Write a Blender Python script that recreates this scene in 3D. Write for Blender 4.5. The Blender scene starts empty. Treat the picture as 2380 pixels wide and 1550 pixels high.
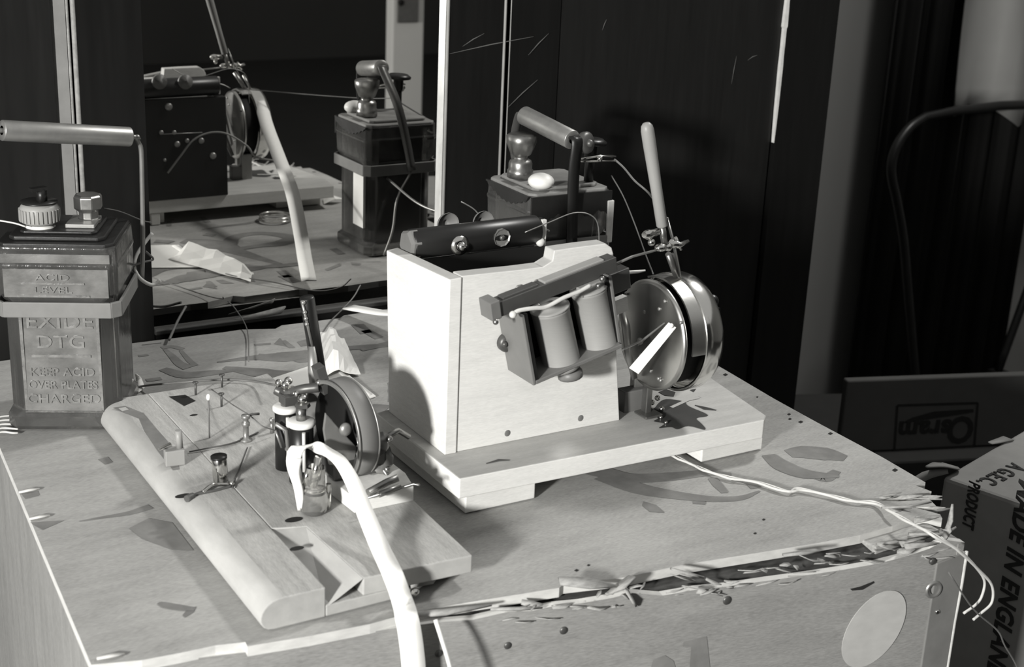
import bpy, math, random
from mathutils import Vector, Matrix
random.seed(7)
# ------------------------------------------------------------------ camera, light, exposure
H = 0.38
TH = math.radians(31.5)
CAMO = Vector((-0.4, -1.0965, H))
PITCH, ROLL, FPX, CX, CY = math.radians(18.7), math.radians(2.5), 3300.0, 1190.0, 775.0
def _w(v):
    return Vector((v.x * math.cos(TH) + v.y * math.sin(TH), -v.x * math.sin(TH) + v.y * math.cos(TH), v.z))
_f0 = Vector((0, math.cos(PITCH), -math.sin(PITCH))); _r0 = Vector((1, 0, 0)); _u0 = _r0.cross(_f0)
CF = _w(_f0)
CR = _w(_r0 * math.cos(ROLL) + _u0 * math.sin(ROLL))
CU = _w(-_r0 * math.sin(ROLL) + _u0 * math.cos(ROLL))
sc = bpy.context.scene
cd = bpy.data.cameras.new('camera'); cam = bpy.data.objects.new('camera', cd); sc.collection.objects.link(cam)
cd.sensor_width = 36; cd.lens = 36 * FPX / 2380.0; cd.clip_start = 0.02; cd.clip_end = 50
cam.matrix_world = Matrix(((CR.x, CU.x, -CF.x, CAMO.x), (CR.y, CU.y, -CF.y, CAMO.y), (CR.z, CU.z, -CF.z, CAMO.z), (0, 0, 0, 1)))
cd.dof.use_dof = True; cd.dof.focus_distance = 1.0; cd.dof.aperture_fstop = 16
sc.camera = cam
sc.view_settings.view_transform = 'Standard'; sc.view_settings.look = 'None'
sc.view_settings.gamma = 1; sc.view_settings.use_curve_mapping = False
sc.view_settings.exposure = 0.0
sc.cycles.caustics_reflective = False; sc.cycles.caustics_refractive = False
wd = bpy.data.worlds.new('world'); sc.world = wd; wd.use_nodes = True
wd.node_tree.nodes['Background'].inputs[0].default_value = (1, 0.99, 0.96, 1)
wd.node_tree.nodes['Background'].inputs[1].default_value = 0.38
def area(name, loc, target, size, energy, sy=None):
    l = bpy.data.lights.new(name, 'AREA'); l.energy = energy; l.size = size
    if sy: l.shape = 'RECTANGLE'; l.size_y = sy
    l.color = (1, 0.99, 0.96)
    o = bpy.data.objects.new(name, l); sc.collection.objects.link(o); o.location = loc
    o.rotation_euler = (Vector(target) - Vector(loc)).to_track_quat('-Z', 'Y').to_euler()
    return o
area('flash_lamp', (-1.35, -1.25, 0.44), (0.0, -0.35, 0.05), 0.13, 44)
area('back_right_fill', (1.00, -0.07, 1.20), (0.0, -0.40, 0.0), 0.16, 13)  # added fill light high at the back right, no known lamp there

# ------------------------------------------------------------------ pixel helpers (picture taken as 2380 x 1550)
def ray(x, y):
    return CF + CR * ((x - CX) / FPX) - CU * ((y - CY) / FPX)
def P(x, y, X=None, Y=None, z=None, mirror=False):
    d = ray(x, y); o = CAMO.copy()
    if mirror: d.y = -d.y; o.y = -o.y
    if z is not None: t = (z - o.z) / d.z
    elif Y is not None: t = (Y - o.y) / d.y
    else: t = (X - o.x) / d.x
    return o + d * t
def Pp(x, y, pt, nrm):
    d = ray(x, y); return CAMO + d * ((pt - CAMO).dot(nrm) / d.dot(nrm))

# ------------------------------------------------------------------ materials
def mat(name, v, rough=0.5, metal=0.0, var=0.12, scale=30, stretch=(1, 1, 1), bump=0.0, spec=0.4, trans=0.0,
        fine=0.0, fscale=300, rot=0.0, rvar=0.0, coat=0.0, blotch=0.0, bscale=8, ior=1.45):
    m = bpy.data.materials.new(name); m.use_nodes = True; nt = m.node_tree; N = nt.nodes; L = nt.links
    b = N['Principled BSDF']
    b.inputs['Roughness'].default_value = rough; b.inputs['Metallic'].default_value = metal
    b.inputs['Specular IOR Level'].default_value = spec; b.inputs['Transmission Weight'].default_value = trans
    b.inputs['IOR'].default_value = ior; b.inputs['Coat Weight'].default_value = coat
    tc = N.new('ShaderNodeTexCoord'); mp = N.new('ShaderNodeMapping'); L.new(tc.outputs['Object'], mp.inputs[0])
    mp.inputs['Scale'].default_value = stretch; mp.inputs['Rotation'].default_value = (0, 0, rot)
    nz = N.new('ShaderNodeTexNoise'); nz.inputs['Scale'].default_value = scale; nz.inputs['Detail'].default_value = 6
    nz.inputs['Roughness'].default_value = 0.6
    L.new(mp.outputs[0], nz.inputs['Vector'])
    def mth(op, a, b_, c=None):
        n = N.new('ShaderNodeMath'); n.operation = op
        for i, q in enumerate((a, b_, c)):
            if q is None: continue
            if isinstance(q, (int, float)): n.inputs[i].default_value = q
            else: L.new(q, n.inputs[i])
        return n.outputs[0]
    t = mth('MULTIPLY', mth('SUBTRACT', nz.outputs[0], 0.5), 3.2 * var)
    if fine:
        n2 = N.new('ShaderNodeTexNoise'); n2.inputs['Scale'].default_value = fscale; n2.inputs['Detail'].default_value = 3
        L.new(mp.outputs[0], n2.inputs['Vector'])
        t = mth('ADD', t, mth('MULTIPLY', mth('SUBTRACT', n2.outputs[0], 0.5), 3 * fine))
    if blotch:
        n3 = N.new('ShaderNodeTexNoise'); n3.inputs['Scale'].default_value = bscale; n3.inputs['Detail'].default_value = 5
        L.new(tc.outputs['Object'], n3.inputs['Vector'])
        t = mth('ADD', t, mth('MULTIPLY', mth('SUBTRACT', n3.outputs[0], 0.5), 3 * blotch))
    fac = mth('MULTIPLY', mth('ADD', t, 1.0), v)
    fac = mth('MAXIMUM', fac, 0.002)
    cc = N.new('ShaderNodeCombineColor')
    L.new(fac, cc.inputs[0]); L.new(mth('MULTIPLY', fac, 0.995), cc.inputs[1]); L.new(mth('MULTIPLY', fac, 0.965), cc.inputs[2])
    L.new(cc.outputs[0], b.inputs['Base Color'])
    if rvar: L.new(mth('ADD', mth('MULTIPLY', mth('SUBTRACT', nz.outputs[0], 0.5), rvar * 3), rough), b.inputs['Roughness'])
    if bump:
        bp = N.new('ShaderNodeBump'); bp.inputs['Strength'].default_value = bump; bp.inputs['Distance'].default_value = 0.001
        L.new(nz.outputs[0], bp.inputs['Height']); L.new(bp.outputs[0], b.inputs['Normal'])
    return m
M = {}
M['ply'] = mat('plywood', 0.34, 0.75, var=0.17, scale=14, stretch=(1, 7, 7), fine=0.28, fscale=260, blotch=0.22, bscale=13, rot=0.18, bump=0.15, spec=0.2)
M['plyside'] = mat('plywood_wall', 0.28, 0.75, var=0.20, scale=12, stretch=(1, 1, 6), fine=0.24, fscale=260, blotch=0.16, bscale=12, bump=0.2, spec=0.2)
M['plyleft'] = mat('plywood_upright_grain', 0.27, 0.75, var=0.18, scale=14, stretch=(6, 6, 1), fine=0.22, fscale=260, blotch=0.14, bscale=10, bump=0.2, spec=0.2)
M['plyedge'] = mat('raw_plywood_edge', 0.60, 0.8, var=0.18, scale=90, stretch=(1, 1, 3), spec=0.1)
M['splint'] = mat('splintered_wood', 0.34, 0.7, var=0.4, scale=160, stretch=(1, 3, 3), spec=0.2)
M['splintdk'] = mat('shaded_inner_wood', 0.06, 0.8, var=0.6, scale=90, stretch=(1, 3, 3), spec=0.1)  # splinter wood darkened to stand for shade in the gap below the lid
M['grip'] = mat('grey_grip_tube', 0.34, 0.40, metal=0.7, var=0.12, scale=120, blotch=.1, bscale=60)
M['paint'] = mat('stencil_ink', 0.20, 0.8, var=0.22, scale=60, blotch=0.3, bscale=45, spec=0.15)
M['hole'] = mat('knot_hole', 0.03, 0.9, var=0.1, spec=0.1)
M['pine'] = mat('pine_plank', 0.42, 0.65, var=0.28, scale=22, stretch=(9, 1, 9), fine=0.22, fscale=240, blotch=0.1, bscale=14, bump=0.2, spec=0.25)
M['pineedge'] = mat('pine_rounded_edge', 0.42, 0.7, var=0.14, scale=40, stretch=(3, 1, 3), blotch=0.12, bscale=20, spec=0.2)
M['palewood'] = mat('pale_wood', 0.74, 0.7, var=0.07, scale=30, stretch=(1, 1, 9), fine=0.10, fscale=260, blotch=0.06, bscale=30, bump=0.15, spec=0.15)
M['paleend'] = mat('pale_end_grain', 0.50, 0.8, var=0.10, scale=120, spec=0.1)
M['palebase'] = mat('pale_base_board', 0.46, 0.7, var=0.14, scale=20, stretch=(1, 8, 8), fine=0.12, fscale=260, blotch=0.12, bscale=25, spec=0.2)
M['stain'] = mat('oil_stain', 0.05, 0.45, var=0.3, scale=60, spec=0.4)
M['black'] = mat('black_ebonite', 0.012, 0.38, var=0.2, scale=50, spec=0.5)
M['blackmatt'] = mat('black_matt', 0.010, 0.7, var=0.2, spec=0.25)
M['dkgrey'] = mat('dark_grey_iron', 0.11, 0.42, metal=0.5, var=0.15, scale=60, spec=0.5)
M['grey'] = mat('grey_enamel', 0.17, 0.45, var=0.12, scale=60, spec=0.5)
M['greycoil'] = mat('coil_wrap', 0.30, 0.5, var=0.05, scale=80, stretch=(1, 1, 12), spec=0.45)
M['rubber'] = mat('grey_rubber_tube', 0.30, 0.42, var=0.05, scale=60, spec=0.35)
M['steel'] = mat('brushed_steel', 0.62, 0.30, metal=1.0, var=0.08, scale=60, rvar=0.05)
M['chrome'] = mat('nickel_plate', 0.80, 0.16, metal=1.0, var=0.08, scale=40, rvar=0.05)
M['brass'] = mat('dull_brass', 0.30, 0.35, metal=0.9, var=0.15, scale=90, rvar=0.08)
M['white'] = mat('white_plastic', 0.86, 0.45, var=0.03, spec=0.4)
M['tape'] = mat('white_cotton_tape', 0.90, 0.8, var=0.03, scale=200, spec=0.1)
M['cord'] = mat('pale_flex', 0.62, 0.7, var=0.1, scale=200, spec=0.2)
M['wire'] = mat('thin_wire_enamel', 0.15, 0.45, var=0.15, scale=100, spec=0.4)
M['wiredk'] = mat('dark_wire', 0.09, 0.5, var=0.2, scale=100)
M['paper'] = mat('white_paper', 0.82, 0.8, var=0.05, scale=50, spec=0.1)
M['label'] = mat('round_paper_label', 0.48, 0.75, var=0.10, scale=70, stretch=(1, 1, 2), blotch=0.08, bscale=60, spec=0.15)
M['glass'] = mat('ribbed_old_glass', 0.42, 0.13, var=0.30, scale=45, stretch=(1, 1, 0.35), trans=0.88, bump=0.9, spec=0.8, rvar=0.08, blotch=.15, bscale=35)
M['glasspanel'] = mat('frosted_glass_panel', 0.30, 0.16, var=0.45, scale=50, stretch=(1, 1, 1.6), trans=0.45, bump=1.0, spec=0.9, rvar=0.08, blotch=.3, bscale=60)
M['cloudy'] = mat('cloudy_residue', 0.40, 0.6, var=0.5, scale=55, stretch=(1, 1, 1.5), blotch=.3, bscale=50)
M['glasstxt'] = mat('raised_glass_letters', 0.52, 0.14, var=0.5, scale=160, trans=0.62, spec=1.0, bump=.8)
M['edging'] = mat('tinned_edging', 0.24, 0.45, metal=0.25, var=0.18, scale=50, bump=.2)
M['clear'] = mat('clear_glass', 0.92, 0.03, var=0.0, trans=0.9, spec=0.6)
M['acid'] = mat('lead_plates', 0.03, 0.5, var=0.5, scale=30, stretch=(6, 6, 1), spec=0.4)
M['tar'] = mat('pitch_seal', 0.014, 0.42, var=0.4, scale=45, bump=0.6, spec=0.6)
M['wax'] = mat('dusty_pitch', 0.22, 0.6, var=0.25, scale=50, bump=0.6, spec=0.4)
M['strap'] = mat('lead_strap', 0.20, 0.5, var=0.15, scale=70, spec=0.4)
M['lead'] = mat('lead_grey', 0.30, 0.4, metal=0.6, var=0.15, scale=70)
M['varnish'] = mat('dark_varnished_wood', 0.010, 0.34, var=0.20, scale=14, stretch=(6, 6, 0.5), spec=0.25, fine=0.1, fscale=40, rvar=0.03)
M['varnish2'] = mat('dark_varnished_panel', 0.015, 0.38, var=0.20, scale=16, stretch=(6, 6, 0.5), spec=0.25, fine=0.1, fscale=40, rvar=0.03)
M['bead'] = mat('worn_bead_moulding', 0.32, 0.35, var=0.4, scale=180, spec=0.6, rvar=0.1)
M['bevel'] = mat('bevelled_glass_edge', 0.62, 0.25, var=0.25, scale=150, stretch=(1, 1, .3), spec=0.8, metal=0.3)
M['rawedge'] = mat('chipped_raw_wood', 0.75, 0.7, var=0.15, scale=120, spec=0.2)
M['wall'] = mat('plaster_wall', 0.30, 0.9, var=0.05, scale=3, spec=0.1)
M['dimwall'] = mat('dim_wall', 0.08, 0.9, var=0.05, scale=3, spec=0.1)
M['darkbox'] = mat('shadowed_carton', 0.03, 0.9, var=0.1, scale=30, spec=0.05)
M['wallpale'] = mat('pale_door_paint', 0.80, 0.7, var=0.03, scale=10, spec=0.2)
M['cloth'] = mat('dark_cloth', 0.024, 0.8, var=0.2, scale=10, spec=0.15)
M['palecloth'] = mat('pale_cloth', 0.30, 0.9, var=0.12, scale=6, spec=0.1)
M['floor'] = mat('dark_floorboards', 0.03, 0.6, var=0.3, scale=8, stretch=(1, 10, 1), spec=0.3)
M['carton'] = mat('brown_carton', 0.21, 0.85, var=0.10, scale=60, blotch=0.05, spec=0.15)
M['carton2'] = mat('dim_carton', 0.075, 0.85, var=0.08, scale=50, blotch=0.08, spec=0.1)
M['ink'] = mat('black_print', 0.02, 0.7, var=0.2, scale=200, spec=0.2)
mm = bpy.data.materials.new('mirror_silver'); mm.use_nodes = True
_b = mm.node_tree.nodes['Principled BSDF']; _b.inputs['Metallic'].default_value = 1; _b.inputs['Roughness'].default_value = 0.004
_nz = mm.node_tree.nodes.new('ShaderNodeTexNoise'); _nz.inputs['Scale'].default_value = 5
_cr = mm.node_tree.nodes.new('ShaderNodeValToRGB'); _cr.color_ramp.elements[0].color = (.78, .775, .76, 1); _cr.color_ramp.elements[1].color = (.86, .855, .84, 1)
mm.node_tree.links.new(_nz.outputs[0], _cr.inputs[0]); mm.node_tree.links.new(_cr.outputs[0], _b.inputs['Base Color'])
M['mirror'] = mm

# ------------------------------------------------------------------ mesh builder
def V(*a): return Vector(a)
WOFF = {}
def fit(w, k):
    if not isinstance(w, (list, tuple)): return [w] * k
    if len(w) == k: return list(w)
    out = []
    for i in range(k):
        t = i * (len(w) - 1) / (k - 1); a = min(int(t), len(w) - 2); out.append(w[a] + (w[a + 1] - w[a]) * (t - a))
    return out
class MB:
    def __init__(s): s.v = []; s.f = []; s.m = []; s.s = []
    def add(s, vs, fs, mi=0, sm=False):
        o = len(s.v); s.v += [Vector(v) for v in vs]
        for f in fs: s.f.append([o + i for i in f]); s.m.append(mi); s.s.append(sm)
        return s
    def hexa(s, p, mi=0):
        return s.add(p, [(0, 3, 2, 1), (4, 5, 6, 7), (0, 1, 5, 4), (1, 2, 6, 5), (2, 3, 7, 6), (3, 0, 4, 7)], mi)
    def box(s, c, sz, R=None, mi=0):
        c = Vector(c); a, b, d = [q / 2 for q in sz]
        pts = [V(-a, -b, -d), V(a, -b, -d), V(a, b, -d), V(-a, b, -d), V(-a, -b, d), V(a, -b, d), V(a, b, d), V(-a, b, d)]
        if R is not None: pts = [R @ p for p in pts]
        return s.hexa([c + p for p in pts], mi)
    def box2(s, lo, hi, mi=0):
        lo, hi = Vector(lo), Vector(hi); return s.box((lo + hi) / 2, hi - lo, None, mi)
    def prism(s, pts, vec, mi=0, mtop=None, side=None):
        n = len(pts); pts = [Vector(p) for p in pts]; vec = Vector(vec)
        nn = V(0, 0, 0)
        for i in range(n): nn += pts[i].cross(pts[(i + 1) % n])
        if nn.dot(vec) > 0: pts = pts[::-1]
        vs = pts + [p + vec for p in pts]
        s.add(vs, [list(range(n))], mi); o = len(s.v) - 2 * n
        s.f.append([o + n + i for i in range(n)][::-1]); s.m.append(mi if mtop is None else mtop); s.s.append(False)
        for i in range(n):
            j = (i + 1) % n
            s.f.append([o + i, o + n + i, o + n + j, o + j]); s.m.append(mi if side is None else side); s.s.append(False)
        return s
    def poly(s, pts, mi=0): return s.add(pts, [list(range(len(pts)))], mi)
    def tube(s, pts, r, n=10, mi=0, cap=True, smooth=True, up=None):
        pts = [Vector(p) for p in pts]; k = len(pts)
        rr = fit(r, k)
        rings = []; a = None
        for i in range(k):
            t = (pts[min(i + 1, k - 1)] - pts[max(i - 1, 0)]); t = t.normalized() if t.length > 1e-9 else V(0, 0, 1)
            if a is None:
                a = t.orthogonal().normalized()
            else:
                a = (a - t * a.dot(t)); a = a.normalized() if a.length > 1e-6 else t.orthogonal().normalized()
            b = t.cross(a); rings.append([pts[i] + (a * math.cos(2 * math.pi * j / n) + b * math.sin(2 * math.pi * j / n)) * rr[i] for j in range(n)])
        vs = [p for q in rings for p in q]; fs = []
        for i in range(k - 1):
            for j in range(n):
                jj = (j + 1) % n; fs.append((i * n + j, i * n + jj, (i + 1) * n + jj, (i + 1) * n + j))
        s.add(vs, fs, mi, smooth)
        if cap:
            o = len(s.v) - k * n
            s.f.append([o + j for j in range(n)][::-1]); s.m.append(mi); s.s.append(False)
            s.f.append([o + (k - 1) * n + j for j in range(n)]); s.m.append(mi); s.s.append(False)
        return s
    def cyl(s, a, b, r, n=24, mi=0, r2=None):
        return s.tube([a, b], [r, r if r2 is None else r2], n, mi)
    def lathe(s, prof, org, ax=(0, 0, 1), n=32, mi=0, smooth=True, xd=None, close=False):
        # prof: list of (radius, height along axis)
        ax = Vector(ax).normalized(); a = ax.orthogonal().normalized() if xd is None else Vector(xd); b = ax.cross(a); org = Vector(org)
        vs = []
        for (r, h) in prof:
            for j in range(n):
                t = 2 * math.pi * j / n; vs.append(org + ax * h + (a * math.cos(t) + b * math.sin(t)) * max(r, 1e-5))
        fs = []
        k = len(prof)
        for i in range(k - 1 if not close else k):
            for j in range(n):
                jj = (j + 1) % n; ii = (i + 1) % k
                fs.append((i * n + j, i * n + jj, ii * n + jj, ii * n + j))
        return s.add(vs, fs, mi, smooth)
    def sphere(s, c, r, mi=0, sq=(1, 1, 1), n=20):
        c = Vector(c); vs = []; fs = []; m = n // 2
        for i in range(m + 1):
            ph = math.pi * i / m
            for j in range(n):
                t = 2 * math.pi * j / n
                vs.append(c + V(math.sin(ph) * math.cos(t) * r * sq[0], math.sin(ph) * math.sin(t) * r * sq[1], math.cos(ph) * r * sq[2]))
        for i in range(m):
            for j in range(n):
                jj = (j + 1) % n; fs.append((i * n + j, (i + 1) * n + j, (i + 1) * n + jj, i * n + jj))
        return s.add(vs, fs, mi, True)
    def ribbon(s, pts, side, w, t, mi=0, smooth=True):
        pts = [Vector(p) for p in pts]; k = len(pts); ww = fit(w, k)
        vs = []
        for i in range(k):
            tg = (pts[min(i + 1, k - 1)] - pts[max(i - 1, 0)]).normalized()
            sd = Vector(side[i]) if isinstance(side, list) else Vector(side); sd = (sd - tg * sd.dot(tg)).normalized(); nn = tg.cross(sd)
            h = ww[i] / 2
            vs += [pts[i] - sd * h - nn * t / 2, pts[i] + sd * h - nn * t / 2, pts[i] + sd * h + nn * t / 2, pts[i] - sd * h + nn * t / 2]
        fs = []
        for i in range(k - 1):
            for j in range(4):
                jj = (j + 1) % 4; fs.append((i * 4 + j, (i + 1) * 4 + j, (i + 1) * 4 + jj, i * 4 + jj))
        fs += [(0, 1, 2, 3), tuple((k - 1) * 4 + q for q in (3, 2, 1, 0))]
        return s.add(vs, fs, mi, smooth)
    def stroke(s, pts, w, mi=0, lift=V(0, 0, 0), nrm=V(0, 0, 1)):
        pts = [Vector(p) + lift for p in pts]; k = len(pts); ww = w if isinstance(w, (list, tuple)) else [w] * k
        vs = []
        for i in range(k):
            tg = (pts[min(i + 1, k - 1)] - pts[max(i - 1, 0)]).normalized(); sd = nrm.cross(tg)
            vs += [pts[i] + sd * ww[i] / 2, pts[i] - sd * ww[i] / 2]
        return s.add(vs, [(2 * i, 2 * i + 1, 2 * i + 3, 2 * i + 2) for i in range(k - 1)], mi)
    def text(s, body, size, ext, org, xd, ud, mi=0, shear=0.0, sx=1.0, bold=0.0, align='CENTER'):
        cu = bpy.data.curves.new('lettering', 'FONT'); cu.body = body; cu.size = size; cu.extrude = ext; cu.shear = shear
        cu.align_x = align; cu.align_y = 'CENTER'; cu.offset = bold; cu.resolution_u = 3; cu.space_character = 1.05
        o = bpy.data.objects.new('lettering', cu); sc.collection.objects.link(o)
        dg = bpy.context.evaluated_depsgraph_get(); me = bpy.data.meshes.new_from_object(o.evaluated_get(dg))
        xd = Vector(xd).normalized(); ud = Vector(ud).normalized(); nd = xd.cross(ud); org = Vector(org)
        s.add([org + xd * v.co.x * sx + ud * v.co.y + nd * v.co.z for v in me.vertices], [list(p.vertices) for p in me.polygons], mi)
        bpy.data.objects.remove(o); bpy.data.curves.remove(cu); bpy.data.meshes.remove(me)
        return s
    def build(s, name, mats, parent=None, bevel=0, loc=None, seg=2):
        if not isinstance(mats, (list, tuple)): mats = [mats]
        off = Vector(loc) if loc is not None else (WOFF[parent.name] if parent else V(0, 0, 0))
        me = bpy.data.meshes.new(name); me.from_pydata([v - off for v in s.v], [], s.f)
        for mt in mats: me.materials.append(M[mt])
        for i, p in enumerate(me.polygons): p.material_index = s.m[i]; p.use_smooth = s.s[i]
        me.update()
        o = bpy.data.objects.new(name, me); sc.collection.objects.link(o)
        if parent: o.parent = parent
        if parent is None and loc is not None: o.location = off
        WOFF[o.name] = off
        if bevel:
            b = o.modifiers.new('bevel', 'BEVEL'); b.width = bevel; b.segments = seg; b.limit_method = 'ANGLE'; b.angle_limit = math.radians(40)
        return o
def thing(name, label, cat, loc=(0, 0, 0), group=None):
    o = bpy.data.objects.new(name, None); sc.collection.objects.link(o); o.location = loc; o.empty_display_size = 0.02
    o['label'] = label; o['category'] = cat
    if group: o['group'] = group
    WOFF[o.name] = Vector(loc); return o
def tag(o, label, cat, group=None, kind=None):
    o['label'] = label; o['category'] = cat
    if group: o['group'] = group
    if kind: o['kind'] = kind
    return o
def struct(o): o['kind'] = 'structure'; return o
def cr(pts, n=6):
    pts = [Vector(p) for p in pts]; out = []
    q = [pts[0] * 2 - pts[1]] + pts + [pts[-1] * 2 - pts[-2]]
    for i in range(1, len(q) - 2):
        for k in range(n):
            t = k / n; a, b, c, d = q[i - 1], q[i], q[i + 1], q[i + 2]
            out.append(0.5 * ((2 * b) + (c - a) * t + (2 * a - 5 * b + 4 * c - d) * t * t + (-a + 3 * b - 3 * c + d) * t ** 3))
    out.append(pts[-1]); return out
def lerpl(vals, n):
    out = []
    for i in range(len(vals) - 1):
        for k in range(n): out.append(vals[i] + (vals[i + 1] - vals[i]) * k / n)
    return out + [vals[-1]]

# ------------------------------------------------------------------ room
FZ = -0.55
struct(MB().box2((-4, -5, FZ - .05), (5, 2, FZ)).build('floor', 'floor'))
struct(MB().box2((-4, 0.62, FZ), (5, 0.72, 2.4)).build('wall_back', 'wall'))
struct(MB().box2((-4, -5.1, FZ), (5, -5, 2.4)).build('wall_front', 'dimwall'))
struct(MB().box2((3.2, -5, FZ), (3.3, 0.62, 2.4)).build('wall_right', 'wall'))
# pale door standing behind the camera, seen only in the wardrobe mirror
dx0 = P(912, 100, Y=-2.2, mirror=True).x; dx1 = P(985, 100, Y=-2.2, mirror=True).x
d = struct(MB().box2((dx0, -2.24, FZ), (dx1 + .0, -2.2, 1.5)).build('door_1', 'wallpale', bevel=.004))
pl = P(947, 0, Y=-2.2, mirror=True)
q = MB().box2((pl.x - .03, -2.2, pl.z - .055), (pl.x + .03, -2.194, pl.z + .12))
q.build('key_plate', 'lead', d, bevel=.002)
MB().lathe([(0, 0), (.008, 0), (.008, .004), (0, .004)], (pl.x - .022, -2.195, pl.z - .005), (0, 1, 0), 16).build('keyhole', 'hole', d)

# ------------------------------------------------------------------ wardrobe with the mirror
WB = FZ; WT = 1.25
w = thing('wardrobe', 'dark varnished wardrobe with a tall bright-edged mirror behind the crate', 'wardrobe', (0.1, 0.0, FZ))
MB().box2((-.60, .012, FZ + .002), (.64, .40, WT)).build('carcass', 'varnish', w)
MB().box2((-.60, -.004, FZ + .002), (-.1430, .012, WT)).build('left_panel', 'varnish2', w)
MB().box2((-.126, -.003, FZ + .002), (-.0746, .012, WT)).build('mirror_stile', 'varnish', w)
q = MB()
q.tube([V(-.1302, -.0015, FZ + .01), V(-.1302, -.0015, WT)], .0013, 12)
q.build('bead_moulding', 'bead', w); q = MB(); q.tube([V(-.1258, -.0020, FZ + .01), V(-.1258, -.0020, WT)], .0019, 12)
q.build('bead_moulding', 'bead', w); q = MB(); q.hexa([V(-.1425, .0, FZ + .01), V(-.1318, -.003, FZ + .01), V(-.1318, .004, FZ + .01), V(-.1425, .004, FZ + .01), V(-.1425, .0, WT), V(-.1318, -.003, WT), V(-.1318, .004, WT), V(-.1425, .004, WT)])
q.build('moulding_strip', 'strap', w)
MB().box2((-.0746, .0, -.0035), (.1850, .004, .98)).build('mirror_glass', 'mirror', w)
q = MB()
q.hexa([V(.1850, .0, -.0035), V(.1895, -.0035, -.0035), V(.1895, .006, -.0035), V(.1850, .006, -.0035),
        V(.1850, .0, .98), V(.1895, -.0035, .98), V(.1895, .006, .98), V(.1850, .006, .98)])
q.tube([V(.1918, -.003, -.0035), V(.1918, -.003, .98)], .0016, 10)
q.build('bevelled_edge', 'bevel', w)
MB().box2((.1935, -.003, FZ + .002), (.2470, .012, WT)).build('right_stile', 'varnish', w)
q = MB(); q.tube([V(.2490, -.003, .02), V(.2490, -.003, WT)], .0013, 10); q.tube([V(.2560, -.001, .02), V(.2560, -.001, WT)], .0006, 8)
q.build('thin_bead', 'bevel', w)
MB().box2((.2570, -.001, FZ + .002), (.3080, .012, WT)).build('door_stile', 'varnish', w)
MB().box2((.3095, -.002, FZ + .002), (.5690, .012, WT)).build('door_panel', 'varnish2', w)
MB().box2((.5730, -.006, FZ + .002), (.6400, .012, WT)).build('corner_post', 'varnish', w)
# bottom ledge below the mirror
MB().box2((-.0746, -.006, -.0080), (.19, .010, -.0036)).build('mirror_ledge', 'dkgrey', w, bevel=.001)
MB().box2((-.0746, -.002, FZ + .002), (.1935, .012, -.0082)).build('lower_rail', 'varnish', w)
# chipped raw edge
q = MB(); zs = [WT] + [P(1822 - .117 * y, y, Y=0).z for y in (0, 60, 65, 130, 150, 200, 250, 300, 330)]
ws = [.0035, .0035, .0052, .0030, .0028, .0034, .0030, .0026, .0014, .0004]
q2 = [V(.5712 + a * .5, -.0062, z) for a, z in zip(ws, zs)] + [V(.5712 - a * .5, -.0062, z) for a, z in zip(ws, zs)][::-1]
q.prism(q2, (0, .004, 0)); q.build('chipped_edge', 'rawedge', w)
# scratches
q = MB()
for a, b in [((1045, 125), (1240, 85)), ((1075, 108), (1125, 78)), ((1228, 128), (1275, 78)), ((1180, 250), (1250, 185)), ((1700, 195), (1712, 130)), ((1738, 140), (1760, 128)), ((1400, 70), (1410, 45))]:
    q = MB(); q.stroke([P(*a, Y=-.0034), P((a[0] + b[0]) / 2, (a[1] + b[1]) / 2 - 2, Y=-.0034), P(*b, Y=-.0034)], [.0002, .0008, .0002], nrm=V(0, 1, 0)); q.build('scratch', 'grey', w)

# ------------------------------------------------------------------ crate
cr_ = thing('tea_chest', 'splintered plywood tea chest with stencilled top standing against the mirror', 'crate', (0.02, -.28, FZ))
FL, FR, BR, BL = V(-.2555, -.4862, 0), V(.2478, -.5768, 0), V(.303, -.041, 0), V(-.2290, -.041, 0)
# front wall with ragged top line, drawn along the front plane
fd = (FR - FL).normalized(); fn = V(fd.y, -fd.x, 0)   # outwards
def onfront(x, y): return Pp(x, y, FL, fn)
def slab(name, a, b, z0, z1, t, m, inward, bev=0):
    q = MB(); i = inward * t
    q.hexa([a + V(0, 0, z0), b + V(0, 0, z0), b + i + V(0, 0, z0), a + i + V(0, 0, z0), a + V(0, 0, z1), b + V(0, 0, z1), b + i + V(0, 0, z1), a + i + V(0, 0, z1)])
    return q.build(name, m, cr_, bev)
topline = [(240, 1552), (420, 1534), (600, 1512), (800, 1478), (930, 1458), (1010, 1447), (1100, 1440), (1180, 1422), (1235, 1420), (1290, 1408), (1350, 1402), (1420, 1390), (1470, 1378), (1540, 1384),
           (1620, 1370), (1700, 1362), (1780, 1350), (1880, 1336), (1960, 1324), (2040, 1310), (2110, 1292), (2160, 1275), (2200, 1255)]
pts = [FL.copy() + V(0, 0, -.007)]
for x, y in topline[1:]:
    p = onfront(x, y); pts.append(p)
pts.append(V(FR.x, FR.y, -.006)); pts += [FR + V(0, 0, FZ + .001), FL + V(0, 0, FZ + .001)]
q = MB(); q.prism(pts, -fn * .005, side=1); q.build('front_wall', ['plyside', 'plyedge'], cr_)
slab('left_wall', FL - fn * .0, BL, FZ + .001, -.0062, .005, 'plyleft', V(1, -.06, 0).normalized())
slab('right_wall', FR, BR, FZ + .001, -.0062, .005, 'plyside', V(-1, .06, 0).normalized())
slab('back_wall', BL, BR, FZ + .001, -.0062, .005, 'plyside', V(0, -1, 0))
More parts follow.
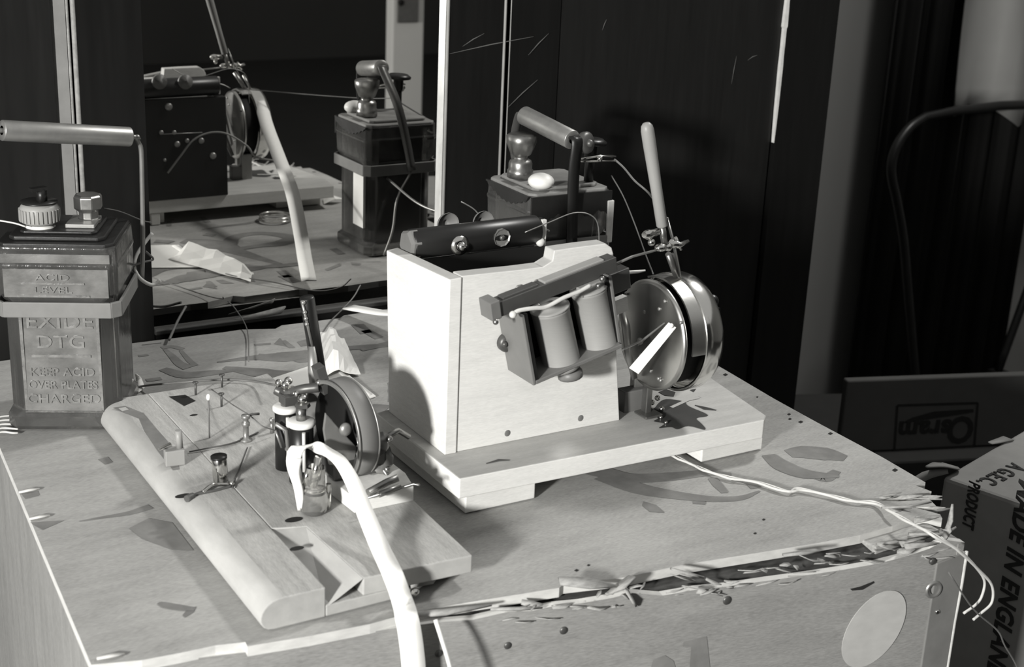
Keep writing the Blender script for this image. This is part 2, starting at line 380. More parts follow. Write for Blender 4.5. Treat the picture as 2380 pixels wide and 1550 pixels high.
# lid
lidpx = [(212, 1545), (330, 1534), (420, 1517), (500, 1500), (570, 1492), (575, 1502), (720, 1478), (860, 1450), (970, 1420), (1100, 1398), (1300, 1366), (1310, 1358), (1450, 1342), (1590, 1312), (1760, 1285), (1900, 1262),
         (2000, 1243), (2075, 1222), (2130, 1200), (2190, 1205), (2185, 1195), (2120, 1178), (2178, 1178), (2160, 1160), (2090, 1165), (2040, 1163), (2110, 1150), (2165, 1142), (2128, 1128), (2151, 1121), (2050, 1062), (1900, 982), (1800, 927), (1700, 868), (1655, 842), (1560, 795)]
lid = [P(x, y, z=0) for x, y in lidpx] + [V(.315, -.045, 0)]
for x in (.28, .24, .19, .15): lid.append(V(x, -.0395 + random.uniform(-.0015, .0015), 0))
for x, y in [(895, 719), (840, 727), (800, 733), (790, 739), (720, 748), (655, 756), (640, 764), (560, 766), (520, 772), (420, 784), (320, 796)]: lid.append(P(x, y, z=0))
lid += [V(-.13, -.038, 0), V(-.18, -.0375, 0), V(-.229, -.039, 0), V(-.2387, -.2028, 0), V(-.2465, -.33, 0)]
q = MB(); q.prism([p + V(0, 0, -.0058) for p in lid], (0, 0, .0058), mi=0, mtop=0, side=1)
lift = V(0, 0, .00025)
def mk(pts, mirror=False, mi=2): q.poly([P(x, y, z=0, mirror=mirror) + lift for x, y in (pts if not mirror else pts)], mi)
def st(pts, w_, mirror=False, mi=2, n=5):
    pp = cr([P(x, y, z=0, mirror=mirror) for x, y in pts], n); ww = lerpl(w_, n) if isinstance(w_, list) else w_
    q.stroke(pp, ww, mi, V(0, 0, .00025 + random.uniform(0, .0002)))
# stencilled marks seen directly
mk([(815, 755), (845, 753), (866, 773), (838, 777)]); mk([(650, 786), (668, 806), (636, 800)]); mk([(590, 800), (628, 797), (630, 801), (592, 804)]); mk([(690, 795), (715, 788), (716, 803), (700, 806)])
st([(505, 842), (590, 832), (660, 830), (720, 822), (760, 818)], [.002, .010, .022, .016, .010])
st([(520, 855), (600, 866), (670, 872), (720, 862), (745, 850)], [.006, .018, .018, .012, .004])
st([(375, 809), (400, 806), (425, 812)], .006); st([(383, 812), (400, 828), (418, 846), (440, 855)], [.003, .006, .008, .012]); st([(420, 815), (440, 838), (455, 850)], [.003, .005, .005])
st([(378, 858), (430, 872), (500, 866), (545, 862)], [.008, .014, .010, .003]); st([(330, 802), (375, 797)], .0015); st([(322, 828), (345, 825)], .004)
st([(340, 885), (375, 880)], .006); st([(840, 815), (900, 800), (960, 790)], [.004, .01, .01])
# right front swirl
st([(1240, 1092), (1330, 1088), (1400, 1098), (1470, 1112), (1560, 1108), (1640, 1100), (1700, 1102)], [.006, .014, .017, .014, .012, .009, .004])
st([(1400, 1105), (1480, 1135), (1560, 1150), (1650, 1160), (1720, 1158), (1765, 1142)], [.018, .016, .012, .008, .006, .002])
st([(1655, 1112), (1668, 1128), (1685, 1146)], [.006, .007, .005]); st([(1700, 1115), (1735, 1120), (1758, 1135)], [.003, .006, .008])
mk([(1495, 1166), (1525, 1175), (1545, 1192), (1510, 1190), (1492, 1175)]); st([(1610, 1168), (1640, 1170)], .004)
st([(1832, 1055), (1870, 1052), (1920, 1056), (1965, 1066)], [.012, .021, .022, .010]); st([(1785, 1058), (1820, 1084), (1870, 1102), (1950, 1108)], [.010, .016, .015, .004]); st([(1900, 1108), (1920, 1112), (1945, 1095)], [.01, .01, .006])
for x, y, r in [(1834, 963, 3), (1836, 974, 3), (1861, 981, 4), (1686, 871, 4), (1760, 923, 2), (1930, 1008, 4), (1775, 1208, 3), (1368, 1314, 3), (1340, 1326, 4), (1755, 1240, 3), (2080, 1093, 5)]:
    mk([(x - r * 1.5, y), (x, y - r * .8), (x + r * 1.5, y), (x, y + r * .8)], mi=3)
# left front
st([(368, 1402), (385, 1408), (420, 1414), (452, 1418)], [.002, .0048, .0050, .003]); mk([(436, 1416), (456, 1410), (450, 1424), (430, 1436), (424, 1430)])
mk([(300, 1228), (345, 1205), (400, 1215), (450, 1280), (400, 1278), (330, 1252)]); st([(185, 1212), (240, 1203), (300, 1193), (350, 1178)], [.001, .003, .005, .007])
mk([(228, 1068), (250, 1062), (262, 1075), (245, 1080)]); mk([(50, 1148), (88, 1142), (92, 1152), (60, 1160)]); mk([(70, 1215), (150, 1210), (100, 1232)], mi=2)
# marks that only the mirror shows
mk([(462, 505), (476, 504), (490, 516), (476, 518)], True); mk([(560, 642), (582, 641), (594, 655), (572, 657)], True); mk([(642, 630), (664, 629), (682, 644), (660, 646)], True)
mk([(765, 579), (782, 577), (802, 590), (785, 592)], True); mk([(478, 655), (488, 653), (505, 667), (488, 668)], True); mk([(755, 626), (790, 612), (792, 618), (760, 630)], True); mk([(815, 610), (838, 612), (835, 617), (818, 616)], True)
st([(470, 534), (520, 526), (570, 520), (600, 514)], [.002, .005, .006, .006], True)
st([(425, 560), (470, 565), (510, 572), (545, 583), (600, 600), (650, 614)], [.016, .030, .036, .020, .012, .006], True)
st([(530, 568), (545, 552), (580, 544), (620, 543), (660, 548), (678, 554), (650, 566), (600, 572), (560, 578)], [.016, .014, .012, .012, .016, .018, .018, .010, .010], True)
st([(650, 614), (600, 624), (540, 634), (480, 640)], [.006, .009, .010, .010], True); mk([(435, 633), (475, 628), (478, 645), (440, 655), (428, 646)], True)
st([(405, 660), (430, 650), (460, 640)], .004, True); st([(398, 564), (385, 562), (360, 561)], .012, True); st([(475, 545), (500, 548)], .008, True)
st([(393, 514), (393, 526)], .005, True); st([(395, 512), (405, 511)], .003, True)
q.build('lid', ['ply', 'plyedge', 'paint', 'hole'], cr_)
# splinters below the lid
q = MB()
def shard(a, b, w_, t=.0012, curl=.002):
    a, b = Vector(a), Vector(b); m_ = (a + b) / 2 + fn * curl * random.uniform(.3, 1.2) + V(0, 0, random.uniform(-.001, .001))
    q.ribbon([a, m_, b], fn + V(0, 0, random.uniform(-.8, .8)), [w_ * .7, w_, w_ * .15], t)
for i in range(60):
    x = random.uniform(1150, 2190); y0 = 1396 - (x - 1150) * .150
    y = y0 + random.uniform(14, 62)
    a = onfront(x, y) + fn * random.uniform(-.003, .0015); L_ = random.uniform(12, 60)
    b = onfront(x + L_ * random.choice((-1, 1, 1)), y - L_ * .15 + random.uniform(-10, 10)) + fn * random.uniform(-.001, .004)
    shard(a, b, random.uniform(.0012, .005), .0005, .001)
for i in range(24):
    x = random.uniform(2050, 2190); y = random.uniform(1150, 1265)
    a = P(x - 50, y + 6, z=-.002); b = P(x + random.uniform(0, 35), y + random.uniform(-8, 10), z=random.uniform(-.006, .003))
    q.ribbon([a, (a + b) / 2, b], V(0, 1, random.uniform(-.6, .6)), [.004, .003, .0004], .001)
for a, b, w_ in [((1140, 1416), (1258, 1408), .002), ((1225, 1408), (1242, 1404), .004), ((1452, 1366), (1475, 1404), .009), ((1470, 1340), (1405, 1378), .010), ((1560, 1322), (1632, 1338), .006), ((1300, 1350), (1430, 1358), .008), ((2050, 1180), (2160, 1163), .003), ((920, 1432), (1140, 1402), .004), ((1820, 1290), (1900, 1278), .004)]:
    shard(onfront(*a), onfront(*b) + fn * .002, w_)
shard(onfront(2200, 1240), onfront(2212, 1182) + V(0, 0, .003), .004); shard(onfront(2190, 1232), onfront(2222, 1225), .003); shard(onfront(2195, 1250), onfront(2205, 1212), .005)
so = q.build('splinters', 'splint', cr_); so['kind'] = 'stuff'
# corner battens inside the torn corner
q = MB(); q.box2((.19, -.5600, -.020), (.2440, -.5480, -.004)); q.build('corner_batten', 'splint', cr_, bevel=.001)
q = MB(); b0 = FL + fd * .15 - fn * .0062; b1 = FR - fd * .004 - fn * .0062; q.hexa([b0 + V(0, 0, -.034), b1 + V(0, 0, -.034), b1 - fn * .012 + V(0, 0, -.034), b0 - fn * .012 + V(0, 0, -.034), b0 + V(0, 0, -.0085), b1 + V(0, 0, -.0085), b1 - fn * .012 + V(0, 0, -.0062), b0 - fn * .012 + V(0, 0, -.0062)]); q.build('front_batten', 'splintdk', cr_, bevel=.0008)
q = MB(); a = onfront(2150, 1285); 
q.hexa([onfront(2150, 1300) + fn * .0008, onfront(2228, 1262) + fn * .0008, onfront(2228, 1262) - fn * .002, onfront(2150, 1300) - fn * .002][0:0] or
       [V(.2290, 0, FZ + .002) + V(0, FL.y + (FR.y - FL.y) * (.2290 - FL.x) / (FR.x - FL.x), 0), V(.2490, 0, FZ + .002) + V(0, FR.y, 0), V(.2490, FR.y + .003, FZ + .002), V(.2290, FL.y + (FR.y - FL.y) * (.2290 - FL.x) / (FR.x - FL.x) + .002, FZ + .002),
        V(.2290, FL.y + (FR.y - FL.y) * (.2290 - FL.x) / (FR.x - FL.x), -.017), V(.2490, FR.y, -.012), V(.2490, FR.y + .003, -.012), V(.2290, FL.y + (FR.y - FL.y) * (.2290 - FL.x) / (FR.x - FL.x) + .002, -.017)])
q.v = [v + fn * .0012 for v in q.v]
q.tube([V(.2492, FR.y - .0006, FZ + .01), V(.2492, FR.y - .0006, -.06), V(.2502, FR.y - .0006, -.035), V(.2500, FR.y - .0006, -.012)], .0012, 10, 1)
q.build('metal_edging', ['edging', 'plyedge'], cr_, bevel=.0006)
q = MB(); q.lathe([(.0028, 0), (.0042, .0004), (.0050, .0012), (.0056, .0005), (.0060, 0)], onfront(2167, 1368) + fn * .0013, fn, 28); q.build('ring_dent', 'lead', cr_)
for x, y, r in [(1310, 1465, 2.4), (1180, 1500, 2.2), (1690, 1395, 2.8), (2165, 1303, 2.2), (2176, 1420, 1.7), (1020, 1518, 2.2), (1380, 1460, .0), (1600, 1400, .0)]:
    if r: MB().lathe([(0, .0008), (r * .0006, .0008), (r * .001, .0002), (r * .001, -.001)], onfront(x, y) + fn * (.0013 if x > 2140 else .0001), fn, 16).build('nail', 'dkgrey' if r != 1.7 else 'chrome', cr_)
# stencil on front wall + gouges
q = MB()
def fm(pts, mi=0): q.poly([onfront(x, y) + fn * .0003 for x, y in pts], mi)
fm([(1588, 1492), (1642, 1478), (1650, 1552), (1602, 1552), (1606, 1502), (1586, 1502)]); q.build('front_stencil', ['paint', 'hole'], cr_); q = MB(); fm([(1512, 1552), (1518, 1532), (1545, 1522), (1565, 1535), (1570, 1552)]); q.build('front_stencil', ['paint', 'hole'], cr_); q = MB()
fm([(1975, 1368), (2000, 1362), (2030, 1350), (2032, 1354), (2005, 1370), (1980, 1372)], 1)
q.build('gouge', ['paint', 'hole'], cr_)
# round label
lc = onfront(2030, 1461) + fn * .0004
ax1 = (onfront(2085, 1375) - onfront(1975, 1548)).normalized(); ax2 = fn.cross(ax1)
e1 = (onfront(2085, 1375) - onfront(1975, 1548)).length / 2; e2 = .0195
q = MB(); n_ = 48
q.prism([lc + ax1 * math.cos(2 * math.pi * i / n_) * e1 + ax2 * math.sin(2 * math.pi * i / n_) * e2 for i in range(n_)], fn * .0004)
ob = q.build('round_label', 'label', cr_); ob['label'] = 'pale oval paper label stuck near the right corner'

# ------------------------------------------------------------------ glass accumulators
def jar(name, label, cx, cy, ang, front):
    root = thing(name, label, 'battery', (cx, cy, 0), 'glass accumulators on the tea chest')
    ca, sa = math.cos(ang), math.sin(ang)
    def T(x, y, z): return V(cx + x * ca - y * sa, cy + x * sa + y * ca, z)
    X_, Y_ = V(ca, sa, 0), V(-sa, ca, 0)
    def oct_(w_, d_, c, z): return [T(-w_ / 2 + c, -d_ / 2, z), T(w_ / 2 - c, -d_ / 2, z), T(w_ / 2, -d_ / 2 + c, z), T(w_ / 2, d_ / 2 - c, z), T(w_ / 2 - c, d_ / 2, z), T(-w_ / 2 + c, d_ / 2, z), T(-w_ / 2, d_ / 2 - c, z), T(-w_ / 2, -d_ / 2 + c, z)]
    W, D = .0750, .0712
    rings = [(W - .002, D - .002, .006, .0009), (W + .001, D + .001, .006, .004), (W + .001, D + .001, .006, .011), (W - .003, D - .003, .010, .015), (W - .003, D - .003, .010, .088),
             (W + .001, D + .001, .005, .096), (W + .002, D + .002, .005, .113), (W + .0035, D + .0035, .005, .115), (W + .002, D + .002, .005, .117), (W + .001, D + .001, .005, .128)]
    q = MB(); vs = []; 
    for r in rings: vs += oct_(*r)
    inner = oct_(W - .012, D - .012, .007, .127) + oct_(W - .012, D - .012, .009, .010)
    vs += inner; k = len(rings) + 2; fs = []
    for i in range(k - 1):
        for j in range(8): fs.append((i * 8 + j, i * 8 + (j + 1) % 8, (i + 1) * 8 + (j + 1) % 8, (i + 1) * 8 + j))
    fs += [list(range(8))[::-1], [(k - 1) * 8 + j for j in range(8)]]
    q.add(vs, fs)
    g = q.build('glass_jar', 'glass', root, bevel=.0012, seg=3)
    # raised panel, letters
    q = MB(); yf = -D / 2 + .0014
    if front == 'near':
        for a, b in [((-.0255, .014), (-.0235, .084)), ((.0235, .014), (.0255, .084)), ((-.0255, .0125), (.0255, .0145))]:
            q.hexa([T(a[0], yf, a[1]), T(b[0], yf, a[1]), T(b[0], yf + .002, a[1]), T(a[0], yf + .002, a[1]), T(a[0], yf - .0014, b[1]), T(b[0], yf - .0014, b[1]), T(b[0], yf + .002, b[1]), T(a[0], yf + .002, b[1])])
        for body, z, s_, sx in [('EXIDE', .0770, .0135, 1.15), ('DTG', .0630, .0125, 1.2), ('KEEP ACID', .0420, .0080, 1.05), ('OVER PLATES', .0330, .0078, .92), ('CHARGED', .0230, .0090, 1.1)]:
            q.text(body, s_, .0006, T(0, yf - .0002, z), X_, (0, 0, 1), 0, sx=sx, bold=.0001)
        q.box(T(0, yf - .0003, .0535), (.0380, .0012, .0018), Matrix.Rotation(ang, 3, 'Z'))
        yu = -D / 2 - .0008
        for body, z, s_ in [('ACID', .1080, .0060), ('LEVEL', .0995, .0060)]: q.text(body, s_, .0006, T(-.002, yu - .0006, z), X_, (0, 0, 1), 0, sx=1.5)
        q.box(T(-.002, yu - .0004, .1040), (.040, .0012, .0012), Matrix.Rotation(ang, 3, 'Z'))
        q.box(T(-.002, yu - .0004, .0955), (.046, .0012, .0014), Matrix.Rotation(ang, 3, 'Z'))
        q.build('raised_lettering', 'glasstxt', root)
        q = MB(); q.hexa([T(-.0240, yf - .0001, .0140), T(.0240, yf - .0001, .0140), T(.0240, yf + .0016, .0140), T(-.0240, yf + .0016, .0140), T(-.0240, yf - .0001, .0820), T(.0240, yf - .0001, .0820), T(.0240, yf + .0016, .0820), T(-.0240, yf + .0016, .0820)])
        q.build('front_panel', 'glasspanel', root)
        q = MB(); q.hexa([T(-.0330, yu - .0004, .0945), T(.0330, yu - .0004, .0945), T(.0330, yu + .0018, .0945), T(-.0330, yu + .0018, .0945), T(-.0330, yu - .0004, .1140), T(.0330, yu - .0004, .1140), T(.0330, yu + .0018, .1140), T(-.0330, yu + .0018, .1140)])
        q.hexa([T(-.0345, yu - .0003, .1175), T(.0345, yu - .0003, .1175), T(.0345, yu + .0018, .1175), T(-.0345, yu + .0018, .1175), T(-.0345, yu - .0003, .1235), T(.0345, yu - .0003, .1235), T(.0345, yu + .0018, .1235), T(-.0345, yu + .0018, .1235)])
        q.build('lit_look_panel', 'glasspanel', root)  # frosted slabs added to make the upper glass look lit
    # plates inside
    q = MB()
    for i in range(5):
        y = (-.024 + .012 * i); q.hexa([T(-.029, y, .016), T(.029, y, .016), T(.029, y + .004, .016), T(-.029, y + .004, .016), T(-.029, y, .084), T(.029, y, .084), T(.029, y + .004, .084), T(-.029, y + .004, .084)])
    q.build('lead_plates', 'acid', root)
    q = MB(); q.prism(oct_(W - .016, D - .016, .007, .0900), (0, 0, .0330)); q.build('inner_tray', 'cloudy', root)
    # lid
    q = MB(); q.prism(oct_(W - .001, D - .001, .005, .1245), (0, 0, .0055)); q.prism(oct_(W - .014, D - .014, .004, .130), (0, 0, .003))
    if front == 'near': q.prism(oct_(W - .026, D - .026, .003, .133), (0, 0, .002))
    q.build('pitch_lid', 'tar' if front == 'near' else 'wax', root, bevel=.0012)
    # strap band round the waist
    q = MB(); a = oct_(W + .006, D + .006, .006, .081); b = oct_(W + .0015, D + .0015, .005, .081)
    for i in range(8):
        j = (i + 1) % 8
        dz = V(0, 0, .0105)
        q.hexa([a[i], a[j], b[j], b[i], a[i] + dz, a[j] + dz, b[j] + dz, b[i] + dz])
    q.build('waist_band', 'strap', root, bevel=.0006)
    return root, T, X_, Y_
JL, TL, XL, YL = jar('glass_battery', 'square glass battery jar with raised letters at the left edge of the crate', -.1790, -.1620, math.radians(-25.5), 'near')
# left jar: terminals and handle
q = MB(); q.lathe([(0, .016), (.0105, .016), (.0125, .013), (.0125, .004), (.011, .0025), (0, .0025)], TL(-.0135, -.010, .1350), (0, 0, 1), 30); 
for i in range(30):
    t = 2 * math.pi * i / 30; q.box(TL(-.0135 + .0126 * math.cos(t), -.010 + .0126 * math.sin(t), .1435), (.0012, .0012, .008), Matrix.Rotation(t - .445, 3, 'Z'))
k = q.build('ribbed_knob', 'rubber', JL); q = MB(); q.lathe([(0, .001), (.0118, .001), (.0118, 0), (.009, 0)], TL(-.0135, -.010, .1512), (0, 0, 1), 30)
q.cyl(TL(-.0115, -.010, .151), TL(-.0115, -.010, .160), .0035, 6); q.box(TL(-.0130, -.012, .1605), (.011, .005, .0022), Matrix.Rotation(.3, 3, 'Z')); q.build('knob_top', 'black', k)
q = MB(); q.lathe([(0, .004), (.008, .0035), (.010, .001), (.010, 0), (0, 0)], TL(-.0135, -.010, .1335), (0, 0, 1), 24); q.build('white_washer', 'white', JL)
q = MB(); q.lathe([(0, .019), (.008, .019), (.0095, .0175), (.0095, .010), (.0065, .0075), (.0065, .003), (.0085, .0025), (.0085, 0), (0, 0)], TL(.0150, .004, .1350), (0, 0, 1), 8, smooth=False)
q.build('hex_terminal', 'brass', JL, bevel=.0005)
q = MB(); q.prism([TL(.003, -.014, .135), TL(.022, -.014, .135), TL(.022, .012, .135), TL(.003, .012, .135)], (0, 0, .0028)); q.build('terminal_plate', 'lead', JL, bevel=.0006)
ta, tb = P(4, 303, Y=-.175), P(301, 318, Y=-.160)
dr = (tb - ta).normalized()
q = MB(); q.lathe([(.0030, 0), (.0064, 0), (.0066, .0005), (.0066, (tb - ta).length - .0005), (.0064, (tb - ta).length), (.0030, (tb - ta).length)], ta, dr, 28); q.build('handle_grip', 'grip', JL)
q = MB(); q.tube(cr([ta - dr * .006, ta, tb, tb + dr * .004, P(322, 332, Y=-.157), P(328, 350, Y=-.156), P(330, 420, Y=-.154), P(332, 560, Y=-.148), P(330, 650, Y=-.146)], 5), .0016, 10)
q.build('handle_rod', 'lead', JL)
# right jar
JR, TR, XR, YR = jar('glass_battery', 'dark square glass battery jar behind the wooden box beside the mirror', .2085, -.1499, math.radians(-1), 'far')
q = MB(); q.lathe([(0, .036), (.010, .036), (.0125, .0345), (.0120, .029), (.0085, .020), (.006, .0185), (.006, .016), (.0085, .015), (.0095, .0125), (.0095, .008), (.0105, .007), (.0105, .001), (0, .001)], (.185, -.1435, .1330), (0, 0, 1), 10)
q.build('terminal_knob', 'brass', JR)
q = MB(); q.sphere((.1861, -.1736, .1370), .0105, sq=(1, 1, .62)); q.build('white_cap', 'white', JR)
tn, tf = P(1330, 325, Y=-.190), P(1218, 268, Y=-.131)
dr = (tf - tn).normalized(); L_ = (tf - tn).length
q = MB(); q.lathe([(.003, 0), (.0072, 0), (.0076, .0006), (.0076, L_ - .0006), (.0072, L_), (.003, L_)], tn, dr, 28); q.build('handle_grip', 'grip', JR)
q = MB(); q.ribbon(cr([tn - dr * .001 + V(0, 0, .003), tn - dr * .006, V(tn.x, -.1950, .150), V(tn.x + .002, -.1925, .120), V(tn.x + .004, -.1915, .088)], 5), V(1, 0, 0), .0095, .0016); q.build('near_handle_strap', 'black', JR)
q = MB(); q.ribbon(cr([tf + dr * .001 + V(0, 0, .002), tf + dr * .006 + V(0, 0, -.003), V(tf.x + .006, -.1085, .150), V(tf.x + .016, -.1085, .115), V(tf.x + .022, -.1070, .085)], 5), V(1, 0, 0), .0085, .0016); q.build('far_handle_strap', 'dkgrey', JR)
q = MB(); c = P(1352, 332, Y=-.188); q.lathe([(0, 0), (.0075, 0), (.0085, .002), (.0085, .006), (.006, .008), (0, .008)], c, (.3, -.9, .2), 16); q.sphere(c + V(.002, -.008, .001), .0032); q.build('strap_bolt', 'dkgrey', JR)
q = MB(); c = P(1372, 350, Y=-.172); q.lathe([(0, .016), (.009, .016), (.0125, .0135), (.012, .0115), (.005, .010), (.005, 0), (0, 0)], c - V(0, 0, .006), (0.05, 0, 1), 20)
q.cyl(V(c.x, c.y, .132), c, .004, 12); q.build('black_terminal', 'black', JR)
q = MB(); a, b = P(1350, 366, Y=-.184), P(1428, 368, Y=-.186)
q.ribbon([a + V(0, 0, -.001), (a + b) / 2 + V(0, 0, .002), b + V(0, 0, .0018)], V(0, 1, 0), [.003, .006, .005], .0012); q.ribbon([a + V(0, 0, -.003), (a + b) / 2 + V(0, 0, -.002), b + V(0, 0, -.0018)], V(0, 1, 0), [.003, .006, .005], .0012)
q.cyl(a * .5 + b * .5 + V(0, -.003, -.002), a * .5 + b * .5 + V(0, -.003, .002), .002)
q.build('spring_clip', 'chrome', JR)
# side label and pitch patches on right jar
q = MB(); xl = -.0375 - .0002
def jface(y0, z0, y1, z1, mi=0, lift_=.0): q.hexa([TR(xl - .0004 - lift_, y0, z0), TR(xl - .0004 - lift_, y1, z0), TR(xl + .002, y1, z0), TR(xl + .002, y0, z0), TR(xl - .0004 - lift_, y0, z1), TR(xl - .0004 - lift_, y1, z1), TR(xl + .002, y1, z1), TR(xl + .002, y0, z1)], mi)
xl = -.0363; jface(.004, .028, .026, .079); q.build('paper_label', 'paper', JR)
q = MB(); n_ = 30
fz = [TR(-.0372 + .0744 * i / n_, -.0374, .1105 + .0022 * math.sin(i * .8) + .0012 * math.sin(i * 2.1)) for i in range(n_ + 1)]
q.prism(fz + [TR(.0372, -.0374, .1278), TR(-.0372, -.0374, .1278)], YR * .0020)
fz = [TR(-.0391, .034 - .066 * i / n_, .1265 - .0095 * math.sin(i / n_ * 2.9) + .0008 * math.sin(i * 1.9)) for i in range(n_ + 1)]
q.prism(fz + [TR(-.0391, -.034, .1278), TR(-.0391, .034, .1278)], XR * .0020)
q.build('pitch_runs', 'tar', JR)
q = MB(); q.hexa([TR(.034, -.0385, .085), TR(.0392, -.0385, .085), TR(.0392, -.036, .085), TR(.034, -.036, .085), TR(.033, -.0385, .120), TR(.0392, -.0385, .120), TR(.0392, -.036, .120), TR(.033, -.036, .120)]); q.build('corner_tape', 'cord', JR, bevel=.0008)

# ------------------------------------------------------------------ right apparatus: bell ringer on a wooden box
BR_ = thing('electric_bell', 'pale wooden box with twin grey coils and nickel bell on a footed board', 'electric bell', (.10, -.38, 0))
bt, bb = .0265, .0130
q = MB(); fy = -.4245
bpts = [V(-.0205, fy, bb), V(.2100, -.4300, bb), V(.2165, -.4240, bb), V(.2285, -.3450, bb), V(.2240, -.3080, bb), V(-.0200, -.3080, bb)]
q.prism(bpts, (0, 0, bt - bb), mi=0, mtop=1)
lf = V(0, 0, .0003)
def bz(x, y, X_=None): return P(x, y, z=bt) + lf
stain = [(1496, 962), (1520, 950), (1530, 938), (1548, 928), (1590, 934), (1600, 945), (1648, 966), (1618, 972), (1630, 985), (1640, 1000), (1600, 990), (1575, 999), (1560, 993), (1530, 996), (1545, 985), (1518, 980), (1530, 972)]
sp_ = cr([bz(x, y) for x, y in stain + stain[:1]], 4)[:-1]; q.poly([p_ * .55 + (sp_[i - 1] + sp_[(i + 1) % len(sp_)]) * .225 for i, p_ in enumerate(sp_)], 2)
q.poly([bz(x, y) for x, y in [(1530, 912), (1548, 905), (1570, 912), (1566, 922), (1545, 920)]], 2); q.poly([bz(x, y) for x, y in [(1603, 907), (1618, 904), (1612, 912)]], 2)
q.stroke([bz(1615, 942) - V(0, 0, .0001), bz(1640, 950), bz(1665, 954)], [.001, .005, .001], 2)
q.stroke([bz(1130, 1078), bz(1160, 1070), bz(1185, 1070)], [.001, .003, .001], 2)
q.stroke([bz(1560, 948) + V(0, 0, .0002), bz(1600, 930) + V(0, 0, .0002), bz(1625, 925) + V(0, 0, .0002)], .003, 1)
q.build('base_board', ['palewood', 'palebase', 'stain'], BR_, bevel=.0008)
q = MB(); q.box2((-.0140, -.4215, .0008), (.0355, -.3150, .0129)); q.build('foot', 'palewood', BR_, bevel=.0008)
q = MB(); q.box2((.1650, -.4225, .0008), (.2175, -.3300, .0125)); q.build('foot', 'palewood', BR_, bevel=.0008)
q = MB(); q.box2((.0200, -.3140, .0008), (.0290, -.3085, .0129)); q.build('foot', 'palewood', BR_, bevel=.0005)
FY = -.3892
# front plate polygon
fp = [P(1046, 1062, Y=FY), P(1440, 975, Y=FY), P(1428, 700, Y=FY), P(1426, 590, Y=FY), P(1422, 576, Y=FY), P(1408, 566, Y=FY), P(1350, 573, Y=FY), P(1288, 582, Y=FY), P(1284, 606, Y=FY), P(1262, 620, Y=FY), P(1200, 628, Y=FY), P(1150, 633, Y=FY), P(1085, 640, Y=FY)]
fp = [V(-.0035, FY, bt)] + [V(.1200, FY, bt)] + fp[2:] + [V(-.0035, FY, fp[-1].z)]
q = MB(); q.prism(fp, (0, .0110, 0), mi=0, side=1)
q.m[1] = 0
for x, y, r in [(1180, 1007, .0024), (1350, 972, .0024)]:
    q.lathe([(0, 0), (r, 0), (r, .002)], P(x, y, Y=FY - .0002), (0, 1, 0), 16, 2)
pass
q.build('front_plate', ['palewood', 'paleend', 'grey'], BR_, bevel=.0006)
q = MB(); sx0, sx1 = -.0120, -.0037
q.hexa([V(sx0, FY - .001, bt), V(sx1, FY - .001, bt), V(sx1, -.3120, bt), V(sx0, -.3120, bt), V(sx0, FY - .001, .1395), V(sx1, FY - .001, .1400), V(sx1, -.3050, .1365), V(sx0, -.3050, .1355)])
q.m[1] = 1; q.build('side_plate', ['palewood', 'paleend'], BR_, bevel=.0006)
q = MB(); q.box2((-.0030, -.3150, bt), (.1020, -.3060, .1300)); q.build('back_plate', 'black', BR_, bevel=.0006)
q = MB(); q.box2((.0930, -.3780, bt), (.1020, -.3152, .1150)); q.build('inner_plate', 'blackmatt', BR_, bevel=.0006)
# round knobs on the back plate (mirror side)
for px in [(430, 190), (370, 190)]:
    c = P(*px, Y=-.3055, mirror=True)
    q = MB(); q.lathe([(0, .005), (.002, .005), (.003, .003), (.0072, .0026), (.0078, .0010), (.0078, 0)], c, (0, 1, 0), 24); q.build('terminal_disc', 'grey', BR_)
for px, r in [((375, 308), .003), ((405, 308), .003), ((383, 372), .0022), ((435, 327), .003), ((468, 327), .004), ((412, 335), .004), ((495, 362), .0045), ((392, 248), .005)]:
    c = P(*px, Y=-.3057, mirror=True); q = MB(); q.sphere(c, r * .8, sq=(1, .6, 1)); q.build('back_screw', 'lead', BR_)
q = MB(); q.tube(cr([P(*p_, Y=Y_, mirror=True) for p_, Y_ in [((390, 402), -.300), ((420, 362), -.298), ((450, 325), -.296), ((490, 308), -.294), ((530, 312), -.290), ((575, 340), -.285), ((595, 365), -.28), ((650, 375), -.27)]], 5), .0010, 8); q.build('back_cable', 'rubber', BR_)
q = MB(); q.tube([P(375, 312, Y=-.300, mirror=True), P(470, 308, Y=-.300, mirror=True)], .0005, 6); q.build('back_wire', 'lead', BR_); q = MB()
q.tube(cr([P(*p_, Y=-.310, mirror=True) for p_ in [(535, 205), (510, 195), (468, 198), (480, 220), (515, 240)]], 5), .0006, 6); q.build('back_wire', 'lead', BR_); q = MB(); q.tube(cr([P(*p_, Y=-.33, mirror=True) for p_ in [(450, 185), (490, 172), (530, 160), (560, 165), (575, 185), (580, 240)]], 5), .0004, 6); q.build('back_wire', 'lead', BR_); q = MB()
q.tube(cr([P(*p_, Y=-.30, mirror=True) for p_ in [(400, 160), (425, 175), (440, 195)]], 5), .0004, 6)
q.build('back_wire', 'lead', BR_)
